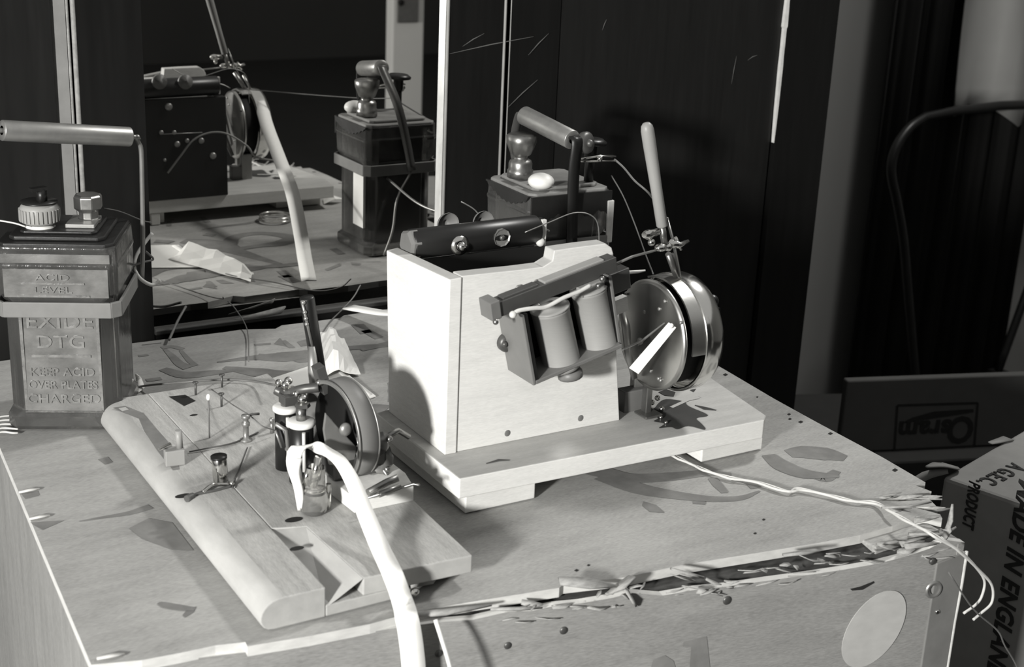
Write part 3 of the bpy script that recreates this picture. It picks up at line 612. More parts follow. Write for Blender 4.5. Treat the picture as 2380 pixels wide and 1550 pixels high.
# black cylinder lying across the back
ca_, cb_ = P(952, 568, Y=-.313), P(1246, 533, Y=-.313)
q = MB(); R_ = .0098; dr = (cb_ - ca_).normalized(); L_ = (cb_ - ca_).length
q.lathe([(0, 0), (R_ - .001, 0), (R_, .001), (R_, L_ - .001), (R_ - .001, L_), (0, L_)], ca_, dr, 32); cy_ = q.build('black_cylinder', 'black', BR_)
q = MB(); q.lathe([(0, -.003), (.0085, -.003), (.0102, -.001), (.0102, .004), (0, .004)], ca_, dr, 6, smooth=False); q.build('end_cap', 'grey', cy_)
c = P(1073, 573, Y=-.325); q = MB(); q.sphere(c, .0032); q.lathe([(.0035, 0), (.0065, .001), (.0065, .004), (0, .004)], c + V(0, .001, 0), (0, 1, 0), 20); q.build('shiny_stud', 'chrome', cy_)
c = P(1168, 553, Y=-.3235); q = MB(); q.lathe([(0, .001), (.0052, .0008), (.0060, .0), (.0060, .003), (0, .003)], c, (0, 1, 0), 10, smooth=False); q.lathe([(0, -.001), (.0018, -.001), (.0018, .001)], c, (0, 1, 0), 12, 1); q.build('screw_head', ['lead', 'dkgrey'], cy_)
q = MB(); c = P(1262, 540, Y=-.318); q.box(c, (.004, .003, .018)); q.sphere(c + V(-.003, -.002, -.006), .003); q.build('end_bracket', 'cord', cy_, bevel=.0006)
# coil frame
YO = -.4200
fbl, fbr, ftl = P(1240, 897, Y=YO), P(1447, 808, Y=YO), P(1193, 742, Y=-.3895)
lx = (fbr - fbl).normalized(); lz = V(-lx.z, 0, lx.x); wf = (fbr - fbl).length; hf = .0470; dpt = YO - FY
def LF(a, b, y): return fbl + lx * a + lz * b + V(0, y - YO, 0)
def lbox(q, a0, a1, b0, b1, y0, y1, mi=0):
    q.hexa([LF(a0, b0, y0), LF(a1, b0, y0), LF(a1, b0, y1), LF(a0, b0, y1), LF(a0, b1, y0), LF(a1, b1, y0), LF(a1, b1, y1), LF(a0, b1, y1)], mi)
q = MB(); lbox(q, 0, .0022, 0, hf, YO, FY - .0003); lbox(q, .0022, wf, 0, .0025, YO, FY - .0003); lbox(q, wf, wf + .0022, 0, hf, YO + .004, FY - .0003)
cf = q.build('coil_frame', 'grey', BR_, bevel=.0005)
q = MB(); lbox(q, .0023, wf - .0002, .0026, hf, FY - .0045, FY - .0006); lbox(q, .0023, .0045, .0026, hf, YO + .0005, FY - .0046); lbox(q, wf - .0024, wf - .0003, .0026, hf, YO + .0045, FY - .0046); q.build('frame_lining', 'blackmatt', cf)
q = MB(); c = P(1325, 868, Y=-.408); q.lathe([(0, -.004), (.006, -.004), (.008, -.001), (.008, .002), (0, .002)], c, -lz, 18); q.build('frame_knob', 'grey', BR_)
for (t_, b_, r_) in [((1277, 712), (1307, 850), .0118), ((1367, 666), (1396, 808), .0112)]:
    YC = -.4070
    a, b = P(*b_, Y=YC), P(*t_, Y=YC); dr = (b - a).normalized(); L_ = (b - a).length
    q = MB(); q.lathe([(0, -.001), (r_ - .0012, -.001), (r_ + .0004, .0005), (r_ + .0004, .0028), (r_, .0034), (r_, L_ - .0034), (r_ + .0004, L_ - .0028), (r_ + .0004, L_ - .0006), (r_ - .0012, L_), (.004, L_), (.004, L_ + .002), (0, L_ + .002)], a, dr, 36)
    co = q.build('coil', 'greycoil', BR_)
    q = MB(); q.lathe([(r_ + .0001, 0), (r_ + .0008, .0004), (r_ + .0001, .001)], a + dr * .0012, dr, 36); q.build('coil_rim', 'rubber', co); q = MB(); q.lathe([(r_ - .0012, 0), (r_ + .0008, .0002), (r_ + .0006, .0012), (r_ - .0016, .0014)], a + dr * (L_ - .0014), dr, 36); q.build('coil_rim', 'rubber', co)
# armature bar
a, b = P(1143, 724, Y=-.4140), P(1430, 612, Y=-.4060); dr = (b - a).normalized(); up_ = dr.cross(V(0, 1, 0)) * -1; up_ = V(-dr.z, 0, dr.x)
Rm = Matrix((dr, V(0, 1, 0), up_)).transposed()
q = MB(); q.box((a + b) / 2 + V(0, .003, 0), ((b - a).length, .010, .0095), Rm); ar = q.build('armature_bar', 'dkgrey', BR_, bevel=.0005)
q = MB(); q.box(a + dr * .001 + V(0, .0035, .001), (.007, .014, .0115), Rm); q.build('end_block', 'grey', ar, bevel=.0006)
q = MB(); q.box((a * .35 + b * .65) + V(0, .0030, .0052), (.046, .008, .0018), Rm); q.box((a * .78 + b * .22) + V(0, .0030, .0052), (.026, .007, .0018), Rm, 1); q.build('top_plates', ['rubber', 'dkgrey'], ar, bevel=.0006)
q = MB(); q.box((a * .22 + b * .78) + V(0, -.0035, -.008), (.020, .006, .006), Rm); q.box(P(1432, 650, Y=-.397), (.016, .010, .014), Rm, 1); q.build('bar_bracket', ['rubber', 'dkgrey'], ar, bevel=.0006)
for px in [(1152, 748), (1391, 664), (1250, 712), (1400, 648)]: q = MB(); q.sphere(P(*px, Y=-.4215), .0018); q.build('screw', 'brass', ar)
q = MB(); q.tube(cr([P(1190, 733, Y=-.424), P(1205, 722, Y=-.424), P(1240, 716, Y=-.4245), P(1270, 713, Y=-.4245), P(1310, 692, Y=-.4245), P(1345, 678, Y=-.424), P(1372, 663, Y=-.4235)], 6), .0013, 8)
q.sphere(P(1192, 731, Y=-.424), .0022); q.build('coil_lead', 'cord', BR_)
q = MB(); q.lathe([(0, -.004), (.0046, -.0036), (.0060, -.002), (.0060, .001), (0, .001)], P(1176, 795, Y=-.3910), (0, 1, 0), 24); q.sphere(P(1173, 800, Y=-.3956), .0018); q.build('round_knob', 'dkgrey', BR_)
q = MB(); 
for px in [(1248, 655), (1206, 668)]: q = MB(); q.sphere(P(*px, Y=FY - .0015), .0022, sq=(1, .5, .8)); q.build('plate_screw', 'lead', BR_)
# contact rod to the clamp
jn = V(.1365, -.3990, .1495)
q = MB(); q.tube([P(1400, 627, Y=-.405), P(1470, 596, Y=-.402), P(1598, 562, Y=-.398)], .0009, 8); q.build('contact_rod', 'lead', BR_)
jt = P(1503, 292, Y=-.3990); jm = P(1538, 520, Y=-.3990); jj = P(1545, 572, Y=-.3990)
q = MB(); dr = (jm - jt).normalized(); L_ = (jm - jt).length; q.lathe([(0, -.004), (.0022, -.0036), (.0036, -.0018), (.0041, .001), (.0041, .01), (.0036, L_ * .6), (.0036, L_ - .001), (.003, L_), (0, L_)], jt + dr * .002, dr, 20); q.build('rod_sleeve', 'rubber', BR_)
q = MB(); q.cyl(jm, jj, .0022, 12); q.ribbon([jm + V(.0035, 0, .004), jj + V(.006, 0, .004), P(1582, 650, Y=-.395)], V(0, 1, 0), .003, .0006); q.tube([P(1553, 590, Y=-.396), P(1573, 645, Y=-.393)], .0020, 10); q.tube([P(1562, 590, Y=-.390), P(1580, 648, Y=-.388)], .0013, 10)
q.build('pivot_post', 'brass', BR_)
q = MB(); q.sphere(P(1514, 563, Y=-.402), .0024); q.sphere(P(1536, 575, Y=-.401), .0034, sq=(1.3, 1, .8)); q.sphere(P(1553, 574, Y=-.400), .0028); q.tube([P(1497, 546, Y=-.402), P(1505, 545, Y=-.401), P(1530, 538, Y=-.399)], [.002, .0034, .0022], 8); q.tube([P(1560, 566, Y=-.399), P(1580, 570, Y=-.399), P(1600, 560, Y=-.399)], [.003, .0022, .0012], 8); q.tube([P(1570, 552, Y=-.397), P(1583, 580, Y=-.397)], .0012, 8)
q.build('clamp', 'chrome', BR_)
# bell
BX, BY, BZ = P(1510, 779, Y=-.3900); RB = .0370
q = MB()
q.lathe([(0, 0), (.006, -.0008), (RB - .003, 0), (RB, .0008), (RB, .0026), (RB - .001, .0032), (0, .0032)], (BX, BY, BZ), (1, 0, 0), 64)
g = q.build('bell_plate', 'steel', BR_)
q = MB()
for px in [(1455, 682), (1498, 725), (1532, 718), (1545, 700), (1582, 750), (1512, 862), (1530, 880), (1535, 884), (1490, 826), (1483, 800)]:
    q = MB(); q.sphere(P(*px, X=BX - .0006), .0013, sq=(.7, 1, 1), n=12); q.build('rivet', 'lead', g)
q = MB(); x2 = .0145; q.lathe([(RB - .004, 0), (RB - .0035, .0135), (0.001, .0135)], (BX + .0035, BY, BZ), (1, 0, 0), 48); q.build('bell_core', 'blackmatt', BR_)
q = MB()
prof = [(RB + .0005, .0165), (RB + .0024, .0165), (RB + .0028, .0175), (RB + .0026, .027), (RB + .001, .031), (RB - .006, .0345), (RB - .018, .036), (0, .0365), (0, .0345), (RB - .018, .034), (RB - .007, .0325), (RB - .001, .029), (RB + .0005, .026)]
q.lathe(prof, (BX, BY, BZ), (1, 0, 0), 72, close=True); q.build('bell_dome', 'chrome', BR_)
# upper band between plate and dome
q = MB(); n_ = 72; vs = []; fs = []
for i in range(n_ + 1):
    t = math.radians(-5 + 118 * i / n_)   # from front-ish over the top
    for (r, h) in [(RB + .0005, .006), (RB + .0018, .006), (RB + .0018, .0168), (RB + .0005, .0168)]:
        vs.append(V(BX + h, BY - math.cos(t) * r, BZ + math.sin(t) * r))
for i in range(n_):
    for j in range(4): jj_ = (j + 1) % 4; fs.append((i * 4 + j, (i + 1) * 4 + j, (i + 1) * 4 + jj_, i * 4 + jj_))
fs += [(0, 1, 2, 3), tuple(n_ * 4 + k_ for k_ in (3, 2, 1, 0))]
q.add(vs, fs, 0, False); q.build('bell_hood', 'steel', BR_)
q = MB(); c = V(BX + .037, BY - .012, BZ + .014); q.cyl(c + V(-.002, 0, 0), c + V(.008, 0, 0), .0016, 10); q.hexa([c + V(.007, -.004, -.014), c + V(.010, -.004, -.014), c + V(.010, .004, -.012), c + V(.007, .004, -.012), c + V(.006, -.002, .003), c + V(.009, -.002, .003), c + V(.009, .002, .003), c + V(.006, .002, .003)])
q.sphere(c + V(.003, 0, .008), .0045); q.build('wing_nut', 'black', BR_)
# striker: bright flat strip and rod
a, b = P(1563, 755, X=BX - .0050), P(1473, 862, X=BX - .0200)
q = MB(); dd = (b - a).normalized(); q.ribbon([a, (a + b) / 2, b], (CR - CU * .2), [.006, .0068, .0075], .0008); q.sphere(P(1560, 757, X=BX - .0062), .0016); q.build('striker_strip', 'white', BR_, bevel=.0002)
q = MB(); q.tube([P(1447, 812, Y=-.412), P(1492, 792, X=BX - .012), P(1545, 750, X=BX - .003)], [.0007, .0009, .0005], 8); q.sphere(P(1487, 793, X=BX - .012), .0024); q.build('striker_rod', 'lead', BR_)
# bell foot bracket
q = MB(); fb = V(BX + .006, BY - .004, 0)
q.box((BX + .004, BY + .003, (bt + BZ - RB + .006) / 2), (.0045, .006, BZ - RB + .006 - bt)); q.box((BX + .004, BY, bt + .0012), (.014, .014, .0018)); q.build('bell_foot', 'brass', BR_, bevel=.0006)
for px, zz in [((1515, 935), .032), ((1528, 925), .034), ((1538, 950), .029), ((1495, 882), .047), ((1505, 945), .029), ((1548, 982), .0275), ((1536, 970), .0275)]:
    q = MB(); q.sphere(P(*px, z=zz), .0020 if zz > .028 else .0012); q.build('foot_screw', 'chrome', BR_)
q = MB(); q.box(P(1485, 900, Y=-.372), (.012, .006, .030)); q.box(P(1470, 930, Y=-.375), (.020, .010, .018), None, 1); q.build('rear_bracket', ['lead', 'grey'], BR_, bevel=.0008)
q = MB(); q.ribbon([P(1445, 720, Y=-.385), P(1455, 760, Y=-.384), P(1460, 820, Y=-.383), P(1475, 880, Y=-.382)], V(1, 0, 0), [.004, .006, .005, .004], .0012); q.box(P(1440, 708, Y=-.392), (.010, .005, .010), Rm, 1); q.build('side_spring', ['lead', 'palewood'], BR_)

# ------------------------------------------------------------------ left board and its apparatus
LB = thing('wooden_board', 'thick plank with a rounded pale left edge and notched front at the crate left', 'board', (-.11, -.34, 0))
t0 = .0180; x0, x1 = -.1735, -.0525; y0, y1 = -.4960, -.1935
q = MB(); n_ = 8; ring = []
nose = [(.000, .0065), (.0007, .0115), (.003, .0155), (.007, .0178), (.013, t0)]
prof = [(.0075, .0009), (.0045, .0014), (.0022, .0028), (.0008, .0048), (.0001, .0070), (.0002, .0092), (.0009, .0115), (.0022, .0136), (.0040, .0155), (.0065, .0170), (.0095, .0178), (.0130, t0)]
nt = .5
def frontY(x, z):
    # front edge, with the cut notch between the two planks
    return y0 - .0005
# main plank body as a prism along Y of XZ profile (left plank with nosing)
xn0, xn1 = P(757, 1365, z=t0).x, P(836, 1335, z=t0).x
pr_ = [V(x0 + a, y0, b) for a, b in prof] + [V(xn0, y0, t0), V(xn0, y0, .0009)]
q.prism(pr_, (0, y1 - y0, 0), mi=0)
for i in range(len(q.f)): pass
# assign the nosing faces to pale material
for fi, f in enumerate(q.f):
    c = sum((q.v[k_] for k_ in f), V(0, 0, 0)) / len(f)
    if c.x < x0 + .012 and len(f) == 4: q.m[fi] = 1; q.s[fi] = c.x > x0 + .0001 or True
    if abs(c.y - y0) < 1e-4: q.m[fi] = 1
# right plank
def rp(x, y, z): return V(x, y, z)
g1, g2 = P(690, 1215, z=t0), P(700, 1222, z=t0)
top = [V(xn0, y1, t0), V(xn0, g1.y, t0), V(g2.x + .002, g2.y - .002, t0), V(xn1, y0 + .0005, t0), V(x1, y0 - .0025, t0), V(x1 + .0035, y0 + .10, t0), V(x1 + .0035, y1 + .004, t0), V(x1 - .01, y1, t0)]
q.prism([p - V(0, 0, .0105) for p in top], (0, 0, .0105), mi=0, side=1)
# lower half of right plank, eroded beneath the lip
xe = P(925, 1390, z=.003).x
low = [V(xn0, y1 + .003, .0009), V(xn0, y0, .0009), V(xe, y0 + .0005, .0009), V(xe + .004, y0 + .010, .0009), V(x1 - .012, y0 + .020, .0009), V(x1 + .001, y0 + .010, .0009), V(x1 + .0033, y0 + .10, .0009), V(x1 + .0033, y1 + .004, .0009)]
q.prism(low, (0, 0, .0066), mi=0, side=1)
# slope filling the notch
q.add([V(xn0, y0, .0060), V(xn1, y0 + .0004, t0 - .0002), V(g2.x + .002, g2.y - .002, t0 - .0002), V(xn0, g1.y, t0 - .001), V(xn0, y0, .0072)], [(0, 1, 2, 3)], 1)
for px, r in [((683, 1208), .0045), ((450, 965), .0022), ((690, 1275), .0035), ((425, 1153), .004)]:
    c = P(*px, z=t0) + V(0, 0, .0002); q.poly([c + V(r * math.cos(2 * math.pi * i / 12) * 1.2, r * .7 * math.sin(2 * math.pi * i / 12), 0) for i in range(12)], 2)
q.poly([P(*p_, z=t0) + V(0, 0, .0002) for p_ in [(392, 922), (430, 918), (455, 932), (428, 944)]], 2)
q.poly([P(*p_, z=t0) + V(0, 0, .0002) for p_ in [(262, 948), (290, 944), (330, 960), (345, 975), (320, 972)]], 3); q.poly([P(*p_, z=t0) + V(0, 0, .0004) for p_ in [(275, 950), (292, 947), (300, 953), (284, 957)]], 1)
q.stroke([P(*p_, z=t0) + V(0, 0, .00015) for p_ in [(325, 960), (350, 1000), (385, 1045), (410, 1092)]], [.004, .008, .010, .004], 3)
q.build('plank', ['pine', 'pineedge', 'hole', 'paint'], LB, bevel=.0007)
q = MB()
for i in range(7):
    a = V(xe + .004 + .004 * i, y0 + .006 + random.uniform(0, .006), .0045 + random.uniform(-.002, .004))
    q.ribbon([a, a + V(.012, -.001, .001), a + V(.022, .004, random.uniform(-.003, .003))], V(0, .5, 1), [.004, .006, .001], .001)
q.build('split_wood', 'splint', LB)
q = MB(); q.sphere(P(964, 1376, z=.004), .0026); q.build('nail_head', 'chrome', LB)

LA = thing('bell_mechanism', 'small bell mechanism with black rod, twin coils and gong on the plank', 'electric bell', (-.08, -.38, t0))
q = MB(); wb = [P(783, 1150, z=t0 + .001), P(812, 1195, z=t0 + .001), P(955, 1162, z=t0 + .001), P(962, 1135, z=t0 + .001)]
wb = [V(-.0905, -.3960, t0), V(-.0885, -.4240, t0), V(-.0505, -.4240, t0), V(-.0465, -.4050, t0), V(-.0480, -.3700, t0), V(-.0905, -.3700, t0)]
q.prism(wb, (0, 0, .0095)); q.build('wood_block', 'palewood', LA, bevel=.0006)
YR_ = -.3250; ra, rb_, rc = P(713, 690, Y=YR_), P(742, 870, Y=YR_), P(738, 935, Y=YR_)
q = MB(); dr = (rb_ - ra).normalized(); L_ = (rb_ - ra).length; q.lathe([(0, 0), (.0042, 0), (.0046, .001), (.0046, L_), (0, L_)], ra, dr, 24); q.build('black_rod', 'black', LA)
q = MB(); q.tube([ra + V(-.0045, -.003, -.001), ra.lerp(rb_, .25) + V(-.0040, -.0035, 0), ra.lerp(rb_, .6) + V(-.003, -.004, 0)], .0009, 8)
for k_ in (.04, .16, .24, .31): q.sphere(ra.lerp(rb_, k_) + V(-.0042, -.0038, 0), .0014)
q.tube([ra.lerp(rb_, .60) + V(-.003, -.003, 0), P(728, 860, Y=YR_ - .005), P(736, 930, Y=YR_ - .006)], [.0022, .0034, .0036], 14); q.build('brass_sleeve', 'lead', LA)
q = MB(); q.sphere(P(731, 930, Y=YR_ - .009), .0045); q.tube([P(738, 935, Y=YR_ - .006), P(739, 990, Y=YR_ - .006), V(P(740, 990, Y=YR_ - .006).x, YR_ - .006, .0195)], [.004, .0036, .0026], 12); q.tube([P(745, 905, Y=YR_), P(760, 930, Y=YR_), P(757, 985, Y=YR_)], .0030, 8); q.build('rod_clamp', 'chrome', LA)
for (t_, Yc, r_, hb) in [((664, 948), -.352, .0078, .033), ((700, 982), -.374, .0085, .034)]:
    c = P(*t_, Y=Yc); zb = t0 + .008 if hb else t0
    q = MB(); q.cyl((c.x, c.y, t0 + .002), (c.x, c.y, c.z), r_ - .0012, 28); co = q.build('coil', 'black', LA)
    q = MB(); q.lathe([(0, .0018), (r_ - .0012, .0018), (r_, .0010), (r_, -.0010), (r_ - .001, -.002), (0, -.002)], c, (0, 0, 1), 32); q.build('coil_washer', 'white', co)
    q = MB(); q.cyl(c + V(0, 0, .001), c + V(0, 0, .010), .0030, 12); q.lathe([(0, .002), (.0042, .002), (.0048, 0), (0, 0)], c + V(.001, 0, .010), (0, 0, 1), 6, smooth=False); q.build('coil_core', 'brass', co)
    q = MB(); q.tube([V(c.x - .002, c.y - r_, c.z - .003), V(c.x - .002, c.y - r_ - .0006, t0 + .012)], .0011, 8); q.build('coil_lead', 'cord', co)
q = MB()
for px, Yc, r in [((648, 890), -.345, .0024), ((663, 895), -.350, .0026), ((670, 885), -.345, .0026), ((679, 907), -.352, .0028), ((662, 908), -.350, .0020), ((742, 889), -.365, .0024), ((742, 873), -.362, .0018), ((703, 928), -.372, .0030), ((690, 915), -.36, .0022)]: q.sphere(P(*px, Y=Yc), r)
q.build('terminal_screws', 'chrome', LA)
q = MB(); q.tube(cr([P(640, 905, Y=-.345), P(665, 915, Y=-.35), P(700, 905, Y=-.36), P(742, 900, Y=-.366)], 4), .0030, 10); q.box(P(748, 880, Y=-.362), (.006, .008, .018), Matrix.Rotation(-.3, 3, 'Y')); q.box(P(680, 925, Y=-.356), (.014, .010, .006)); q.build('yoke', 'dkgrey', LA, bevel=.0004)
# gong
gc = V(-.0835, -.3800, .0510)
q = MB(); RG = .0295
q.lathe([(RG, 0), (RG + .001, .0002), (RG + .001, .0135), (RG - .001, .0155), (RG - .010, .0165), (.001, .0170), (.001, .0155), (RG - .010, .0150), (RG - .002, .0140), (RG - .0012, .0125), (RG - .0008, 0)], (gc.x, gc.y, gc.z), (1, .15, 0), 64, close=True)
q.build('gong', 'grey', LA)
q = MB(); q.lathe([(RG + .0004, -.0004), (RG + .0015, .0002), (RG + .0015, .0010), (RG + .0004, .0012)], gc, (1, .15, 0), 64, close=True); q.lathe([(RG + .0004, -.0004), (RG + .0013, .0002), (RG + .0013, .0008), (RG + .0004, .0010)], gc + V(.0135, .0020, 0), (1, .15, 0), 64, close=True); q.build('gong_rim', 'lead', LA)
q = MB(); q.prism([P(757, 960, Y=-.400), P(830, 1040, Y=-.400), P(822, 1090, Y=-.400), P(765, 1080, Y=-.400), P(752, 1000, Y=-.400)], (0, .002, 0)); q.sphere(P(803, 998, Y=-.403), .0038, sq=(1, .7, 1.1)); q.build('triangular_bracket', 'lead', LA, bevel=.0006)
q = MB(); q.lathe([(0, .006), (RG - .002, .006), (RG - .002, .008), (0, .008)], gc, (1, .15, 0), 40); q.build('gong_inner_shade', 'blackmatt', LA)  # black disc added to darken the hollow of the gong
# crumpled foil and ironwork
q = MB(); n_ = 7; vs = []; fs = []
for i in range(n_):
    for j in range(n_):
        p_ = P(825 + 80 * i / (n_ - 1), 1010 + 95 * j / (n_ - 1), Y=-.398); vs.append(p_ + V(0, random.uniform(-.006, .006), random.uniform(-.002, .002)))
for i in range(n_ - 1):
    for j in range(n_ - 1): fs.append((i * n_ + j, (i + 1) * n_ + j, (i + 1) * n_ + j + 1, i * n_ + j + 1))
q.add(vs, fs, 0, True); o = q.build('crumpled_sheet', 'lead', LA); o.modifiers.new('solid', 'SOLIDIFY').thickness = .0006
q = MB()
for px in [(843, 1045), (905, 1020), (868, 1078), (900, 1090), (918, 1105), (905, 1125), (930, 1115)]: q.sphere(P(*px, Y=-.402), .0020)
q.tube([P(855, 1145, z=.030), P(900, 1120, z=.032), P(925, 1110, z=.034)], .0022, 8); q.tube([P(880, 1150, z=.029), P(930, 1130, z=.031)], .0018, 8); q.tube([P(890, 1090, Y=-.402), P(915, 1125, Y=-.404)], .0012, 8); q.tube([P(900, 1015, Y=-.395), P(925, 1000, Y=-.39), P(950, 1015, Y=-.388)], .0018, 8)
q.tube([P(845, 1160, z=.029), P(960, 1125, z=.030), P(975, 1127, z=.031)], .0008, 6)
q.build('fixing_hooks', 'brass', LA)
q = MB(); q.box2((-.0900, -.4000, .0276), (-.0560, -.3720, .0420)); q.build('motor_body', 'dkgrey', LA, bevel=.002)
q = MB(); q.tube([P(640, 985, Y=-.36), P(665, 1000, Y=-.362), P(670, 1040, Y=-.365), P(655, 1055, z=.019)], .0014, 8); q.tube([P(640, 1000, Y=-.36), P(655, 1040, Y=-.362)], .0008, 8); q.build('side_bracket', 'lead', LA)
# glass bulb on front
q = MB(); c = P(730, 1168, Y=-.412); q.lathe([(0, -.009), (.005, -.008), (.0078, -.004), (.0080, .003), (.0062, .010), (.0055, .018), (.0055, .022)], c, (.05, 0, 1), 28); q.build('glass_bulb', 'clear', LA)
q = MB(); q.lathe([(0, -.003), (.0052, -.002), (.0060, .001), (.003, .003), (0, .003)], c + V(0, 0, .008), (.05, 0, 1), 20); q.tube([c + V(.0085, 0, -.012), c + V(.0090, 0, .010)], .0016, 8); q.sphere(c + V(.007, -.003, -.011), .0016); q.tube([c + V(-.001, 0, .01), c + V(.003, 0, .028)], .0022, 8); q.tube([c + V(-.006, 0, .012), c + V(-.003, 0, .022)], .0018, 8); q.build('bulb_fittings', 'chrome', LA)

# ------------------------------------------------------------------ tapes
tp = [P(700, 1185, Y=-.408), P(694, 1130, Y=-.410), P(682, 1080, Y=-.410), P(690, 1045, Y=-.408), P(722, 1036, Y=-.406), P(752, 1046, Y=-.410), P(790, 1072, Y=-.424), P(822, 1125, z=.043), P(850, 1195, z=.034), P(882, 1270, z=.025), P(915, 1340, z=.0212),
      P(936, 1400, Y=-.5060), P(944, 1430, Y=-.5195), P(953, 1475, Y=-.5225), P(962, 1560, Y=-.5225), P(966, 1700, Y=-.5225)]
pts = cr(tp, 5)
wl = lerpl([.004, .006, .008, .0085, .007, .0065, .0078, .0090, .0098, .0105, .0110, .0118, .0122, .0125, .0125], 5)
sd = [(CR * math.cos(.2) + CU * .12).normalized()] * len(pts)
q = MB(); q.ribbon(pts, sd, wl, .0011)
o = q.build('cloth_tape', 'tape', loc=P(722, 1036, Y=-.406)); tag(o, 'white tape looping off the bell mechanism and over the front of the crate', 'tape')
q = MB(); q.tube(cr([P(702, 1180, Y=-.412), P(700, 1140, Y=-.413), P(690, 1100, Y=-.412), P(694, 1065, Y=-.411)], 4), [.0010 + .0012 * i / 12 for i in range(13)], 8); o.name = 'cloth_tape'; q.build('folded_end', 'tape', o)
mp = [((552, 198), .1560), ((575, 222), .1530), ((620, 290), .1440), ((650, 370), .1320), ((680, 450), .1200), ((700, 550), .1070), ((708, 600), .0975), ((718, 652), .0815)]
pts = [P(*a, X=b, mirror=True) for a, b in mp]; pts = [V(.1575, -.3520, .1150)] + pts[2:]; pts = cr(pts, 6)
q = MB(); q.ribbon(pts, V(1, .35, 0), [.007] + [.0135] * 12, .0012); o = q.build('cloth_tape', 'tape', loc=pts[0]); tag(o, 'pale tape sloping from the nickel bell down behind the box, seen in the mirror', 'tape')

# ------------------------------------------------------------------ wires and cords
def wire(name, label, pts, r, m='wire', n=5, cat='wire', group=None):
    q = MB(); q.tube(cr(pts, n), r, 6); o = q.build(name, m, loc=pts[0]); return tag(o, label, cat, group)
cpx = [((1545, 1052), .006), ((1575, 1065), .0040), ((1612, 1082), .0024), ((1650, 1098), .0024), ((1700, 1112), .0024), ((1760, 1122), .0024), ((1830, 1143), .0026), ((1860, 1138), .0026), ((1930, 1153), .0024), ((1985, 1166), .0024), ((2035, 1170), .0026), ((2070, 1190), .0060), ((2120, 1218), .0080), ((2170, 1245), .0090)]
pts = [P(*a, z=b) for a, b in cpx]
tail = [(2230, 1283), (2275, 1325), (2305, 1360), (2305, 1400), (2280, 1425), (2262, 1440)]
tail2 = [(2228, 1278), (2268, 1318), (2288, 1350), (2282, 1385), (2268, 1405), (2240, 1425)]
t1 = [P(*a, Y=-.588) for a in tail]; t2 = [P(*a, Y=-.585) for a in tail2]
c1 = cr(pts + t1, 6); c2 = cr([p_ + V(.0008, .0010, 0) for p_ in pts] + t2, 6)
for i in range(len(c1)):
    if i < 84: c1[i] += V(.0006 * math.sin(i * .7), .0009 * math.cos(i * .7), 0); c2[i] += V(-.0006 * math.sin(i * .7), -.0009 * math.cos(i * .7), .0)
q = MB(); q.tube(c1, .00085, 8); q.tube(c2, .00085, 8); tag(q.build('twin_flex', 'cord', loc=pts[0]), 'pale twin flex from under the footed board hanging over the splintered corner', 'cable')
wire('thin_wire', 'thin dark wire hanging from the crate corner in front of the printed carton', [P(2205, 1330, Y=-.592), P(2262, 1415, Y=-.590), P(2318, 1465, Y=-.588), P(2335, 1500, Y=-.588), P(2368, 1560, Y=-.588), P(2420, 1700, Y=-.588)], .0005)
wire('thin_wire', 'short white wire hanging down the crate front beside the tape', [P(1012, 1440, Y=-.531), P(1025, 1480, Y=-.536), P(1046, 1550, Y=-.540), P(1075, 1680, Y=-.545)], .0012, 'white')
wire('thin_wire', 'wire from the spring clip passing behind the tall grey rod', [P(1428, 370, Y=-.186), P(1450, 390, Y=-.195), P(1475, 420, Y=-.21), P(1507, 448, Y=-.22), P(1530, 480, Y=-.20)], .0008, 'wire')
wire('thin_wire', 'wire from the dark jar top curving down to the nickel bell hood', [P(1421, 408, Y=-.190), P(1448, 455, Y=-.23), P(1475, 520, Y=-.29), P(1500, 590, Y=-.35), P(1518, 636, Y=-.385)], .0005, 'wire')
wire('thin_wire', 'wire running from the dark jar towards the mirror edge', [V(.193, -.1140, .078), V(.205, -.075, .062), V(.212, -.04, .060), V(.222, -.015, .062)], .0011, 'lead')
wire('thin_wire', 'wire dropping from the dark jar handle strap to the crate top', [V(.216, -.1080, .084), V(.200, -.105, .060), V(.193, -.100, .030), V(.183, -.098, .006)], .0011, 'lead')
wire('thin_wire', 'thin wire crossing in front of the mirror foot beside the torn tape end', [P(838, 662, Y=-.010), P(822, 690, Y=-.015), P(795, 720, Y=-.030), P(765, 750, z=.004), P(745, 784, z=.003), P(742, 800, z=.003)], .0006)
wire('thin_wire', 'stiff wire from the crate back edge up to the mirror frame foot', [P(432, 712, Y=-.006), P(412, 748, Y=-.022), P(393, 790, z=.004)], .0011)
wire('thin_wire', 'thin string crossing the dark gap below the mirror centre', [P(530, 700, Y=-.006), P(550, 722, Y=-.018), P(575, 768, z=.003), P(578, 840, z=.003)], .0005)
wire('thin_wire', 'bent white wire standing at the right side of the lettered glass jar', [P(354, 542, Y=-.135), P(338, 562, Y=-.137), P(318, 592, Y=-.142), P(312, 618, Y=-.146), P(320, 640, Y=-.150), P(336, 655, Y=-.152), P(356, 662, Y=-.150), P(372, 650, Y=-.149)], .0013, 'cord')
wire('thin_wire', 'thin wire looped from the handle rod of the lettered jar', [P(302, 620, Y=-.149), P(330, 610, Y=-.147), P(356, 603, Y=-.145), P(345, 590, Y=-.145), P(338, 584, Y=-.146)], .0008, 'wire')
wire('thin_wire', 'thin wire from the hex terminal of the lettered jar to the right', [P(240, 484, Y=-.158), P(280, 492, Y=-.14), P(330, 512, Y=-.12), P(352, 517, Y=-.11)], .0005, 'wire')
